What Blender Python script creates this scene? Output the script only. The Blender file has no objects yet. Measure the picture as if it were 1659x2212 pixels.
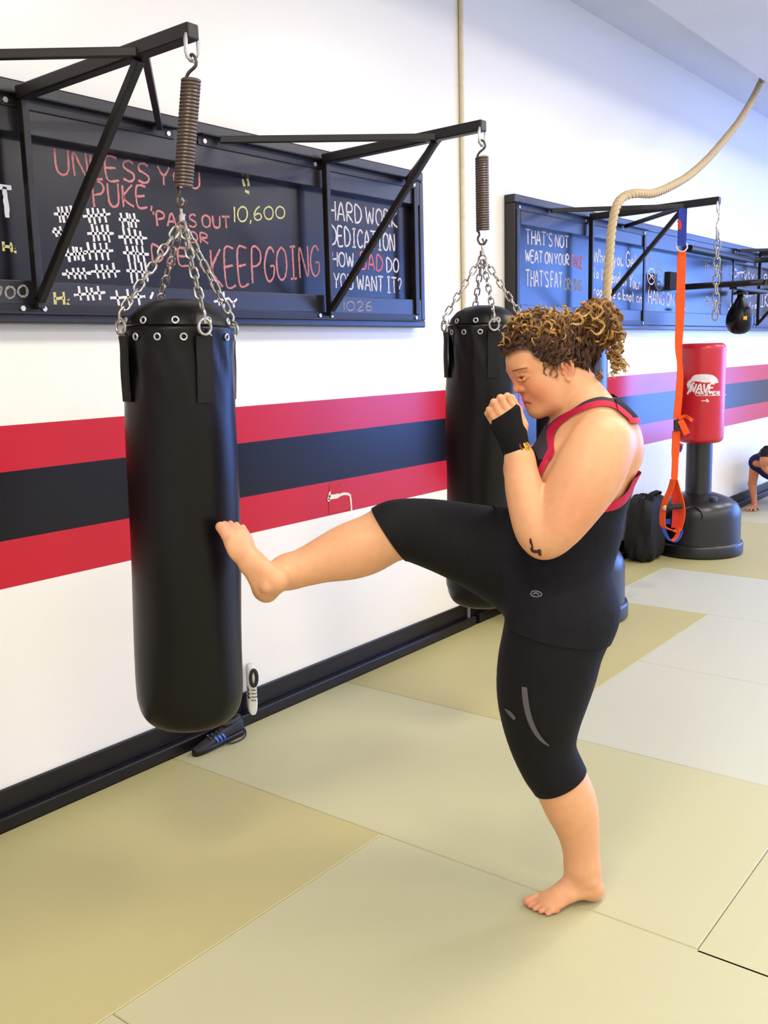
import bpy, math, random
import numpy as np
from math import sin, cos, pi, radians
from mathutils import Vector, Matrix

random.seed(7)
rng = np.random.default_rng(7)
SC = bpy.context.scene
COL = SC.collection

# ------------------------------------------------------------------ camera
FPX, YAW, PITCH, ROLL = 2051.59, 0.907169, 0.165459, -0.0249440
EYE = np.array([0.0, 0.0, 1.60])
IW, IH = 1659.0, 2212.0
_fw = np.array([sin(YAW)*cos(PITCH), cos(YAW)*cos(PITCH), -sin(PITCH)])
_rt0 = np.array([cos(YAW), -sin(YAW), 0.0])
_up0 = np.cross(_rt0, _fw)
RT = cos(ROLL)*_rt0 + sin(ROLL)*_up0
UP = -sin(ROLL)*_rt0 + cos(ROLL)*_up0
WALL_Y = 2.985          # painted wall; the room lies at y < WALL_Y, x runs along the wall


def ray(x, y):
    return _fw + (x - IW/2)/FPX*RT - (y - IH/2)/FPX*UP


def on_y(x, y, Y):      # point measured in the photo, on the plane y = Y
    d = ray(x, y)
    return EYE + d*(Y/d[1])


def on_wall(x, y, off=0.0):
    return on_y(x, y, WALL_Y - off)


def on_x(x, y, X):
    d = ray(x, y)
    return EYE + d*(X/d[0])


def on_floor(x, y, z=0.0):
    d = ray(x, y)
    return EYE + d*((z - EYE[2])/d[2])


cam_data = bpy.data.cameras.new('camera')
cam = bpy.data.objects.new('camera', cam_data)
COL.objects.link(cam)
M = Matrix.Identity(4)
for i in range(3):
    M[i][0], M[i][1], M[i][2], M[i][3] = RT[i], UP[i], -_fw[i], EYE[i]
cam.matrix_world = M
cam_data.sensor_fit = 'AUTO'
cam_data.sensor_width = 36.0
cam_data.lens = FPX/IH*36.0
cam_data.clip_start = 0.05
SC.camera = cam

# ------------------------------------------------------------------ render look
SC.view_settings.view_transform = 'Standard'
SC.view_settings.look = 'None'
SC.view_settings.gamma = 1.0
SC.view_settings.use_curve_mapping = False
SC.view_settings.exposure = 0.0
SC.cycles.use_denoising = True
SC.cycles.use_adaptive_sampling = True
SC.cycles.adaptive_threshold = 0.06
SC.cycles.max_bounces = 6
SC.cycles.diffuse_bounces = 3
SC.cycles.glossy_bounces = 3
SC.cycles.transparent_max_bounces = 6
SC.cycles.sample_clamp_indirect = 6.0


# ------------------------------------------------------------------ materials
def lin(c):
    c = c/255.0
    return c/12.92 if c <= 0.04045 else ((c + 0.055)/1.055)**2.4


def rgb(r, g, b):
    return (lin(r), lin(g), lin(b), 1.0)


class N:                # small node-tree helper
    def __init__(self, name):
        self.m = bpy.data.materials.new(name)
        self.m.use_nodes = True
        self.t = self.m.node_tree
        self.b = self.t.nodes['Principled BSDF']

    def add(self, typ, **kw):
        n = self.t.nodes.new(typ)
        for k, v in kw.items():
            setattr(n, k, v)
        return n

    def link(self, a, b):
        self.t.links.new(a, b)

    def set(self, **kw):
        for k, v in kw.items():
            self.b.inputs[k.replace('_', ' ')].default_value = v

    def coord(self, kind='Object'):
        return self.add('ShaderNodeTexCoord').outputs[kind]

    def noise(self, scale, detail=3.0, rough=0.5, vec=None, dims='3D'):
        n = self.add('ShaderNodeTexNoise')
        n.inputs['Scale'].default_value = scale
        n.inputs['Detail'].default_value = detail
        n.inputs['Roughness'].default_value = rough
        if vec is None:
            vec = self.coord()
        self.link(vec, n.inputs['Vector'])
        return n.outputs['Fac']

    def ramp(self, fac, stops):
        r = self.add('ShaderNodeValToRGB')
        el = r.color_ramp.elements
        while len(el) < len(stops):
            el.new(0.5)
        for e, (p, c) in zip(el, stops):
            e.position = p
            e.color = c
        self.link(fac, r.inputs['Fac'])
        return r.outputs['Color']

    def bump(self, height, strength=0.2, dist=0.01):
        n = self.add('ShaderNodeBump')
        n.inputs['Strength'].default_value = strength
        n.inputs['Distance'].default_value = dist
        self.link(height, n.inputs['Height'])
        self.link(n.outputs['Normal'], self.b.inputs['Normal'])


def mat(name, col, rough=0.5, metal=0.0, spec=0.5, vary=0.0, scale=20.0, bump=0.0, bscale=120.0, sheen=0.0, coat=0.0):
    n = N(name)
    n.set(Base_Color=col, Roughness=rough, Metallic=metal)
    n.b.inputs['Specular IOR Level'].default_value = spec
    if sheen:
        n.b.inputs['Sheen Weight'].default_value = sheen
    if coat:
        n.b.inputs['Coat Weight'].default_value = coat
        n.b.inputs['Coat Roughness'].default_value = 0.15
    if vary:
        f = n.noise(scale, 4.0, 0.6)
        lo = tuple(c*(1 - vary) for c in col[:3]) + (1,)
        hi = tuple(min(1, c*(1 + vary)) for c in col[:3]) + (1,)
        n.link(n.ramp(f, [(0.3, lo), (0.7, hi)]), n.b.inputs['Base Color'])
    if bump:
        n.bump(n.noise(bscale, 4.0, 0.6), bump, 0.004)
    return n.m


def emit(name, col, strength):
    n = N(name)
    n.set(Base_Color=(0.8, 0.8, 0.8, 1), Emission_Color=col, Emission_Strength=strength)
    return n.m


# ------------------------------------------------------------------ meshes
ORIGIN = {}             # world position of each top-level Empty


def root_of(o):
    while o.parent is not None:
        o = o.parent
    return o


def link_mesh(name, verts, faces, material, parent=None, smooth=True, angle=35, bevel=0.0, mats=None, face_mats=None):
    v = np.asarray(verts, dtype=float)
    if parent is not None:
        v = v - ORIGIN.get(root_of(parent).name, np.zeros(3))
    me = bpy.data.meshes.new(name)
    me.from_pydata(v.tolist(), [], [tuple(int(i) for i in f) for f in faces])
    me.validate()
    for m_ in (mats or [material]):
        me.materials.append(m_)
    if face_mats is not None:
        me.polygons.foreach_set('material_index', face_mats)
    if smooth:
        me.polygons.foreach_set('use_smooth', [True]*len(me.polygons))
        if angle < 180:
            me.set_sharp_from_angle(angle=radians(angle))
    me.update()
    o = bpy.data.objects.new(name, me)
    COL.objects.link(o)
    if parent is not None:
        o.parent = parent
    if bevel:
        b = o.modifiers.new('edge', 'BEVEL')
        b.width = bevel
        b.segments = 2
        b.limit_method = 'ANGLE'
    return o


def thing(name, label, cat, loc, group=None):
    o = bpy.data.objects.new(name, None)
    o.empty_display_size = 0.1
    COL.objects.link(o)
    o.location = [float(c) for c in loc]
    ORIGIN[o.name] = np.array([float(c) for c in loc])
    tag(o, label, cat, group)
    return o


def tag(o, label, cat, group=None):
    o['label'] = label
    o['category'] = cat
    if group:
        o['group'] = group
    return o


def struct(o):
    o['kind'] = 'structure'
    return o


def nrm(v):
    v = np.asarray(v, float)
    return v/max(1e-12, np.linalg.norm(v))


def frame_from(d, hint=(0, 0, 1)):
    d = nrm(d)
    h = np.asarray(hint, float)
    if abs(d @ nrm(h)) > 0.98:
        h = np.array([1.0, 0, 0])
    x = nrm(np.cross(h, d))
    return x, np.cross(d, x), d


class MB:
    def __init__(self):
        self.v, self.f = [], []
        self.n = 0

    def put(self, verts, faces):
        self.v.extend([tuple(p) for p in verts])
        self.f.extend([tuple(i + self.n for i in f) for f in faces])
        self.n += len(verts)
        return self

    def box(self, lo, hi):
        x0, y0, z0 = lo
        x1, y1, z1 = hi
        vs = [(x0, y0, z0), (x1, y0, z0), (x1, y1, z0), (x0, y1, z0), (x0, y0, z1), (x1, y0, z1), (x1, y1, z1), (x0, y1, z1)]
        return self.put(vs, [(0, 3, 2, 1), (4, 5, 6, 7), (0, 1, 5, 4), (1, 2, 6, 5), (2, 3, 7, 6), (3, 0, 4, 7)])

    def obox(self, c, X, Y, Z):     # oriented box: half-extent vectors
        c, X, Y, Z = (np.asarray(q, float) for q in (c, X, Y, Z))
        vs = [c - X - Y - Z, c + X - Y - Z, c + X + Y - Z, c - X + Y - Z, c - X - Y + Z, c + X - Y + Z, c + X + Y + Z, c - X + Y + Z]
        return self.put(vs, [(0, 3, 2, 1), (4, 5, 6, 7), (0, 1, 5, 4), (1, 2, 6, 5), (2, 3, 7, 6), (3, 0, 4, 7)])

    def bar(self, p, q, w, h, hint=(0, 0, 1)):   # rectangular tube from p to q
        p, q = np.asarray(p, float), np.asarray(q, float)
        x, y, d = frame_from(q - p, hint)
        return self.obox((p + q)/2, x*w/2, y*h/2, (q - p)/2)

    def tube(self, pts, r, n=10, closed=False, caps=True):
        P = np.asarray(pts, float)
        m = len(P)
        R = np.full(m, r) if np.isscalar(r) else np.asarray(r, float)
        if closed:
            T = np.roll(P, -1, 0) - np.roll(P, 1, 0)
        else:
            T = np.gradient(P, axis=0)
        T /= np.maximum(1e-12, np.linalg.norm(T, axis=1))[:, None]
        x, y, _ = frame_from(T[0])
        vs = []
        ang = np.arange(n)*2*pi/n
        for i in range(m):
            x = nrm(x - T[i]*(x @ T[i]))
            y = np.cross(T[i], x)
            vs.append(P[i] + R[i]*(np.cos(ang)[:, None]*x + np.sin(ang)[:, None]*y))
        vs = np.concatenate(vs)
        fs = []
        for i in range(m if closed else m - 1):
            a, b = i*n, ((i + 1) % m)*n
            for j in range(n):
                k = (j + 1) % n
                fs.append((a + j, a + k, b + k, b + j))
        if caps and not closed:
            fs.append(tuple(range(n - 1, -1, -1)))
            fs.append(tuple(range((m - 1)*n, m*n)))
        return self.put(vs, fs)

    def lathe(self, prof, n=32, o=(0, 0, 0), A=None, cap=True):   # prof: (radius, height) bottom to top
        A = np.eye(3) if A is None else A
        vs = []
        for r, z in prof:
            for j in range(n):
                a = 2*pi*j/n
                vs.append(np.asarray(o) + A @ np.array([r*cos(a), r*sin(a), z]))
        fs = []
        m = len(prof)
        for i in range(m - 1):
            for j in range(n):
                k = (j + 1) % n
                fs.append((i*n + j, i*n + k, (i + 1)*n + k, (i + 1)*n + j))
        if cap:
            fs.append(tuple(range(n - 1, -1, -1)))
            fs.append(tuple(range((m - 1)*n, m*n)))
        return self.put(vs, fs)

    def ball(self, c, r, n=16, m=10, A=None):
        r = np.array([r, r, r]) if np.isscalar(r) else np.asarray(r, float)
        A = np.eye(3) if A is None else A
        prof = [(max(1e-4, sin(pi*i/m)), -cos(pi*i/m)) for i in range(m + 1)]
        return self.lathe(prof, n, c, A @ np.diag(r), cap=False)

    def ring(self, c, R, r, axis, n=28, k=8):
        x, y, d = frame_from(axis)
        a = np.arange(n)*2*pi/n
        return self.tube(np.asarray(c) + R*(np.cos(a)[:, None]*x + np.sin(a)[:, None]*y), r, k, closed=True)

    def oval(self, c, along, side, L, W, r, k=6):    # one chain link
        along, side = nrm(along), nrm(side)
        hl, hw = max(1e-4, L/2 - W/2), W/2
        pts = []
        for t in np.linspace(-pi/2, pi/2, 6):
            pts.append(np.asarray(c) + along*(hl + hw*cos(t)) + side*hw*sin(t))
        for t in np.linspace(pi/2, 3*pi/2, 6):
            pts.append(np.asarray(c) + along*(-hl + hw*cos(t)) + side*hw*sin(t))
        return self.tube(pts, r, k, closed=True)

    def chain(self, p, q, L, W, r):
        p, q = np.asarray(p, float), np.asarray(q, float)
        x, y, d = frame_from(q - p)
        D = np.linalg.norm(q - p)
        pitch = L - 2*r*1.05
        m = max(1, int(round(D/pitch)))
        for i in range(m):
            c = p + (q - p)*((i + .5)/m)
            self.oval(c, d, x if i % 2 else y, L*(D/m)/pitch, W, r)
        return self

    def ribbon(self, pts, side, w, t):      # flat strap: centre line, side vectors, width, thickness
        P = np.asarray(pts, float)
        m = len(P)
        S = np.tile(nrm(side), (m, 1)) if np.ndim(side) == 1 else np.array([nrm(s) for s in side])
        T = nrm_rows(np.gradient(P, axis=0))
        S = nrm_rows(S - T*(S*T).sum(1)[:, None])
        Nn = np.cross(T, S)
        W_ = np.full(m, w) if np.isscalar(w) else np.asarray(w, float)
        vs = []
        for i in range(m):
            a, b = S[i]*W_[i]/2, Nn[i]*t/2
            vs += [P[i] - a - b, P[i] + a - b, P[i] + a + b, P[i] - a + b]
        fs = []
        for i in range(m - 1):
            for j in range(4):
                k = (j + 1) % 4
                fs.append((i*4 + j, i*4 + k, i*4 + 4 + k, i*4 + 4 + j))
        fs += [(3, 2, 1, 0), tuple(range((m - 1)*4, m*4))]
        return self.put(vs, fs)

    def build(self, name, material, parent=None, smooth=True, bevel=0.0, angle=35):
        return link_mesh(name, self.v, self.f, material, parent, smooth, angle, bevel)


def nrm_rows(a):
    return a/np.maximum(1e-12, np.linalg.norm(a, axis=1))[:, None]


def spline(pts, n=8, closed=False):        # Catmull-Rom through points
    P = [np.asarray(p, float) for p in pts]
    out = []
    m = len(P)
    for i in range(m if closed else m - 1):
        if closed:
            a, b, c, d = P[(i - 1) % m], P[i], P[(i + 1) % m], P[(i + 2) % m]
        else:
            a, b, c, d = P[max(0, i - 1)], P[i], P[i + 1], P[min(m - 1, i + 2)]
        for k in range(n):
            t = k/n
            out.append(0.5*((2*b) + (c - a)*t + (2*a - 5*b + 4*c - d)*t*t + (3*b - a - 3*c + d)*t**3))
    if not closed:
        out.append(P[-1])
    return np.array(out)
# ------------------------------------------------------------------ palette
M_frame = mat('black_painted_wood', rgb(32, 28, 32), 0.30, spec=0.5, vary=0.18, scale=9, bump=0.12, bscale=160)
M_slate = mat('chalkboard_slate', rgb(24, 20, 24), 0.21, spec=0.32, vary=0.15, scale=5, bump=0.05, bscale=300)
M_steel = mat('black_powder_coated_steel', rgb(22, 17, 20), 0.42, spec=0.4, vary=0.12, scale=14)
M_bolt = mat('zinc_bolt', rgb(205, 205, 208), 0.3, metal=0.7, vary=0.1)
M_chain = mat('nickel_chain', rgb(178, 172, 164), 0.28, metal=0.9, vary=0.12, scale=60)
M_spring = mat('dull_spring_steel', rgb(96, 84, 80), 0.42, metal=0.6, vary=0.15, scale=50)
M_leather = mat('black_vinyl', rgb(7, 5, 8), 0.34, spec=0.25, vary=0.15, scale=30, bump=0.08, bscale=420)
M_web = mat('black_webbing', rgb(28, 26, 30), 0.8, spec=0.25, vary=0.15, scale=200, bump=0.25, bscale=500)
M_plastic = mat('black_moulded_plastic', rgb(18, 17, 21), 0.33, spec=0.55, vary=0.1, scale=40, bump=0.04, bscale=500)
M_trim = mat('black_gloss_trim_paint', rgb(15, 10, 14), 0.36, spec=0.42, vary=0.2, scale=8, bump=0.1, bscale=60)
M_redv = mat('red_vinyl', rgb(188, 24, 40), 0.30, spec=0.5, vary=0.06, scale=20)
M_white = mat('white_print', rgb(225, 220, 222), 0.5, vary=0.12, scale=90)
M_orange = mat('orange_webbing', rgb(236, 86, 28), 0.75, spec=0.25, vary=0.08, scale=150, bump=0.2, bscale=500)
M_blueweb = mat('blue_webbing', rgb(36, 58, 150), 0.7, spec=0.3, vary=0.1, scale=150, bump=0.2, bscale=500)
M_redweb = mat('red_webbing', rgb(205, 50, 40), 0.7, spec=0.3, vary=0.1)
M_yellow = mat('yellow_patch', rgb(222, 168, 28), 0.5, vary=0.1, scale=120)
M_rope = mat('natural_manila_rope', rgb(196, 176, 140), 0.8, spec=0.2, vary=0.16, scale=110, bump=0.3, bscale=500)

# ------------------------------------------------------------------ floor of mats
n = N('woven_vinyl_mat')
w = n.add('ShaderNodeTexWave')
w.inputs['Scale'].default_value = 55.0
w.inputs['Distortion'].default_value = 1.5
n.link(n.coord(), w.inputs['Vector'])
att = n.add('ShaderNodeAttribute', attribute_name='mat_sheen_tint')
spk = n.noise(260, 3, 0.7)
mul = n.add('ShaderNodeMixRGB', blend_type='MULTIPLY')
mul.inputs['Fac'].default_value = 1.0
n.link(att.outputs['Color'], mul.inputs['Color1'])
n.link(n.ramp(spk, [(0.3, (0.93, 0.93, 0.92, 1)), (0.7, (1.0, 1.0, 1.0, 1))]), mul.inputs['Color2'])
n.link(mul.outputs['Color'], n.b.inputs['Base Color'])
n.set(Roughness=0.5)
n.b.inputs['Specular IOR Level'].default_value = 0.5
n.bump(w.outputs['Fac'], 0.06, 0.002)
M_mat = n.m
M_seam = mat('mat_seam_shadow_gap', rgb(120, 112, 76), 0.8, vary=0.1)

OLIVE, PALE, COOL = (179, 171, 120), (184, 181, 144), (188, 189, 172)  # weave sheen and cool window glare are put into these mat tints
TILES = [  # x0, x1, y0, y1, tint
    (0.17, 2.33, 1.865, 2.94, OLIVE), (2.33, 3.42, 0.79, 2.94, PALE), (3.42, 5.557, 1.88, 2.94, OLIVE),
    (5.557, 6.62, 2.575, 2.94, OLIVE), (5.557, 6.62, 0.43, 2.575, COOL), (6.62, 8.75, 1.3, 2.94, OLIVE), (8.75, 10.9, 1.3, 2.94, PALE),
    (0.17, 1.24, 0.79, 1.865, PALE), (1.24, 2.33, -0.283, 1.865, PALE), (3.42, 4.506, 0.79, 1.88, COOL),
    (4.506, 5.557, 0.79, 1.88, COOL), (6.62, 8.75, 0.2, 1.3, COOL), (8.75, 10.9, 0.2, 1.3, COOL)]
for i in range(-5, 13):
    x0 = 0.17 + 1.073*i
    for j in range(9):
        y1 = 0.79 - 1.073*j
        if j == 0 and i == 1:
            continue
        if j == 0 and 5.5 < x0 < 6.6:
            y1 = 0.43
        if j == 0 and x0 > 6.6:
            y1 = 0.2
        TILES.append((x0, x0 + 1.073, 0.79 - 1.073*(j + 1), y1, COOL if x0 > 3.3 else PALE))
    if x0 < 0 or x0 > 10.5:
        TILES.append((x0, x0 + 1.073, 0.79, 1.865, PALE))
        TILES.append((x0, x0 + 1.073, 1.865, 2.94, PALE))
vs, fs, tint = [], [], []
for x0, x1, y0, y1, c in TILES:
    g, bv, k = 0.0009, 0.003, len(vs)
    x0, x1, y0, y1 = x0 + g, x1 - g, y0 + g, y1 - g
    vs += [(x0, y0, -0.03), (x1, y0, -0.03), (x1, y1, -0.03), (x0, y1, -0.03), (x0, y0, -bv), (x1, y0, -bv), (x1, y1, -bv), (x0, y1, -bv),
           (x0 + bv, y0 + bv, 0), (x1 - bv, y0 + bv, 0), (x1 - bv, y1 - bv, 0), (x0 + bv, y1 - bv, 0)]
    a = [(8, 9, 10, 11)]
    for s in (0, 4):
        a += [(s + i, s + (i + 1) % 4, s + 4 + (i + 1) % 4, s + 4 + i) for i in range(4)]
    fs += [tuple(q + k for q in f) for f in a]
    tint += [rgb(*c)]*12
k = len(vs)
vs += [(-6, -9.2, -0.012), (14.2, -9.2, -0.012), (14.2, 3.2, -0.012), (-6, 3.2, -0.012)]
fs.append((k, k + 1, k + 2, k + 3))
tint += [rgb(150, 142, 100)]*4
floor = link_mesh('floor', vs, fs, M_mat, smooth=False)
ca = floor.data.color_attributes.new('mat_sheen_tint', 'FLOAT_COLOR', 'POINT')
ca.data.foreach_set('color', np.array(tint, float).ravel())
struct(floor)

# ------------------------------------------------------------------ walls, ceiling
Z_CEIL = 3.77
n = N('white_wall_with_painted_bands')
geo = n.add('ShaderNodeNewGeometry')
sep = n.add('ShaderNodeSeparateXYZ')
n.link(geo.outputs['Position'], sep.inputs[0])
dv = n.add('ShaderNodeMath', operation='DIVIDE')
n.link(sep.outputs['Z'], dv.inputs[0])
dv.inputs[1].default_value = 2.0
WHITE, RED, INK = rgb(240, 236, 228), rgb(192, 26, 44), rgb(10, 4, 8)
r = n.add('ShaderNodeValToRGB')
r.color_ramp.interpolation = 'CONSTANT'
stops = [(0.0, WHITE), (0.829/2, RED), (0.993/2, INK), (1.228/2, RED), (1.385/2, WHITE)]
el = r.color_ramp.elements
while len(el) < len(stops):
    el.new(0.9)
for e, (p, c) in zip(el, stops):
    e.position, e.color = p, c
n.link(dv.outputs[0], r.inputs['Fac'])
n.link(r.outputs['Color'], n.b.inputs['Base Color'])
n.set(Roughness=0.25)
n.b.inputs['Specular IOR Level'].default_value = 0.28
n.bump(n.noise(45, 4, 0.6), 0.05, 0.004)
M_wall = n.m
M_plain = mat('white_wall_paint', rgb(235, 232, 226), 0.6, vary=0.02, scale=3, bump=0.04, bscale=60)
M_ceil = mat('pale_ceiling_paint', rgb(214, 216, 222), 0.8, vary=0.03, scale=2)

X0, X1, Y0 = -4.5, 14.0, -8.0
struct(MB().box((X0, WALL_Y, -0.05), (X1, WALL_Y + 0.15, Z_CEIL + 0.05)).build('wall_back', M_wall, smooth=False))
struct(MB().box((X0 - 0.15, Y0, -0.05), (X0, WALL_Y, Z_CEIL)).build('wall_left', M_plain, smooth=False))
struct(MB().box((X0, Y0 - 0.15, -0.05), (X1, Y0, Z_CEIL)).build('wall_front', M_plain, smooth=False))
b = MB()
b.box((X1, 1.2, -0.05), (X1 + 0.15, WALL_Y, Z_CEIL))
b.box((X1, Y0, 3.3), (X1 + 0.15, 1.2, Z_CEIL))
b.box((X1, Y0, -0.05), (X1 + 0.15, 1.2, 0.12))
b.box((X1, Y0, 0.12), (X1 + 0.15, -6.3, 3.3))
struct(b.build('wall_right', M_plain, smooth=False))
b = MB()
b.box((X0, Y0, Z_CEIL), (X1, WALL_Y, Z_CEIL + 0.1))
struct(b.build('ceiling', M_ceil, smooth=False))
# shallow duct casing that runs along the room under the ceiling
struct(MB().box((X0 + 0.1, 1.6, Z_CEIL - 0.22), (X1 - 0.1, 2.36, Z_CEIL)).build('trim_1', M_ceil, bevel=0.02, smooth=False))

# baseboard and floor kerb of the mat area
struct(MB().box((X0, WALL_Y - 0.014, 0.0), (X1, WALL_Y, 0.136)).build('baseboard_back', M_trim, bevel=0.004, smooth=False))
b = MB()
b.box((X0, 2.936, 0.0), (4.62, WALL_Y - 0.014, 0.052))
b.box((4.66, 2.936, 0.0), (X1, WALL_Y - 0.014, 0.052))
struct(b.build('trim_2', M_trim, bevel=0.006, smooth=False))

# glazed shop front in the end wall: daylight
M_day = emit('bright_blue_daylight_pane', (0.11, 0.29, 1.0, 1), 13.0)
M_alu = mat('window_aluminium', rgb(70, 70, 75), 0.4, metal=0.5)
edges = np.linspace(-6.3, 1.2, 5)
for i in range(4):
    a_, c_ = edges[i], edges[i + 1]
    f = MB()
    f.box((X1 - 0.02, a_, 0.12), (X1 + 0.1, a_ + 0.06, 3.3)).box((X1 - 0.02, c_ - 0.06, 0.12), (X1 + 0.1, c_, 3.3))
    f.box((X1 - 0.02, a_ + 0.06, 0.12), (X1 + 0.1, c_ - 0.06, 0.2)).box((X1 - 0.02, a_ + 0.06, 3.22), (X1 + 0.1, c_ - 0.06, 3.3))
    wo = struct(f.build('window_%d' % (i + 1), M_alu, smooth=False))
    p = link_mesh('pane', [(X1 + 0.04, a_ + 0.06, 0.2), (X1 + 0.04, c_ - 0.06, 0.2), (X1 + 0.04, c_ - 0.06, 3.22), (X1 + 0.04, a_ + 0.06, 3.22)],
                  [(0, 3, 2, 1)], M_day, wo, smooth=False)

# ceiling lamps (behind and above the camera's view)
M_tube = emit('warm_white_diffuser', (1.0, 0.92, 0.80, 1), 29.0)
M_fix = mat('lamp_casing', rgb(225, 225, 225), 0.5)
for x in (-2.6, 0.2, 3.0, 5.8, 8.6, 11.4):
    for y in (0.6, -2.6, -5.8):
        t = thing('ceiling_light', 'recessed ceiling light panel out of frame overhead', 'light', (x, y, Z_CEIL), 'ceiling light panels')
        MB().box((x - 0.62, y - 0.32, Z_CEIL - 0.05), (x + 0.62, y + 0.32, Z_CEIL)).build('casing', M_fix, t, smooth=False)
        link_mesh('diffuser', [(x - 0.58, y - 0.28, Z_CEIL - 0.052), (x + 0.58, y - 0.28, Z_CEIL - 0.052), (x + 0.58, y + 0.28, Z_CEIL - 0.052), (x - 0.58, y + 0.28, Z_CEIL - 0.052)],
                  [(0, 3, 2, 1)], M_tube, t, smooth=False)
wd = bpy.data.worlds.new('world')
SC.world = wd
wd.use_nodes = True
wd.node_tree.nodes['Background'].inputs[0].default_value = (0.5, 0.6, 0.8, 1)
wd.node_tree.nodes['Background'].inputs[1].default_value = 0.3

# vertical conduit on the wall
t = thing('wall_conduit', 'thin cream conduit running up the white wall between the two chalkboards', 'pipe', (4.58, WALL_Y - 0.016, 0.07))
M_cream = mat('cream_paint', rgb(222, 208, 180), 0.45, vary=0.08, scale=30)
xc = on_wall(994, 300)[0]
MB().tube([(xc, WALL_Y - 0.014, 0.15), (xc, WALL_Y - 0.014, Z_CEIL)], 0.0135, 14).build('pipe', M_cream, t)
MB().tube([(xc, WALL_Y - 0.016, 0.125), (xc, WALL_Y - 0.016, 0.16)], 0.017, 14).build('coupling', mat('brass_coupling', rgb(190, 160, 100), 0.35, metal=0.5), t)
MB().tube([(xc, WALL_Y - 0.022, 0.03), (xc, WALL_Y - 0.022, 0.13)], 0.012, 14).build('stub', mat('grey_stub', rgb(120, 112, 115), 0.4, metal=0.5), t)

# torn repair in the lower red band
def wallpoly(name, pts, m, off, parent=None, label=None):
    P = [on_wall(x, y, off) for x, y in pts]
    k = len(P)
    Q = [p + np.array([0, off*0.9, 0]) for p in P]
    fs = [tuple(range(k)), tuple(range(2*k - 1, k - 1, -1))] + [(i, k + i, k + (i + 1) % k, (i + 1) % k) for i in range(k)]
    return link_mesh(name, P + Q, fs, m, parent, smooth=False)
t = thing('wall_patch', 'bright red repair patch with a flaking white crack in the lower red band', 'patch', on_wall(735, 1080))
wallpoly('patch', [(712, 1048), (738, 1044), (741, 1066), (757, 1068), (758, 1100), (710, 1111)], mat('fresh_red_paint', rgb(190, 12, 24), 0.6, vary=0.1), 0.002, t)
P = [on_wall(x, y, 0.003) for x, y in ((710, 1080), (713, 1074), (722, 1073), (733, 1070), (741, 1067), (750, 1067), (756, 1071), (758, 1084), (759, 1103))]
M_plaster = mat('bare_plaster', rgb(232, 222, 205), 0.8, vary=0.15, scale=80)
MB().ribbon(spline(P, 4), np.array([0.5, 0, 0.6]), [0.022]*12 + [0.013]*13 + [0.01]*8, 0.003).build('crack', M_plaster, t, smooth=False)
P = [on_wall(x, y, 0.003) for x, y in ((709, 1083), (711, 1076), (712, 1066), (714, 1064))]
MB().ribbon(spline(P, 4), np.array([1, 0, 0.1]), 0.012, 0.003).build('crack', M_plaster, t, smooth=False)
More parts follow.
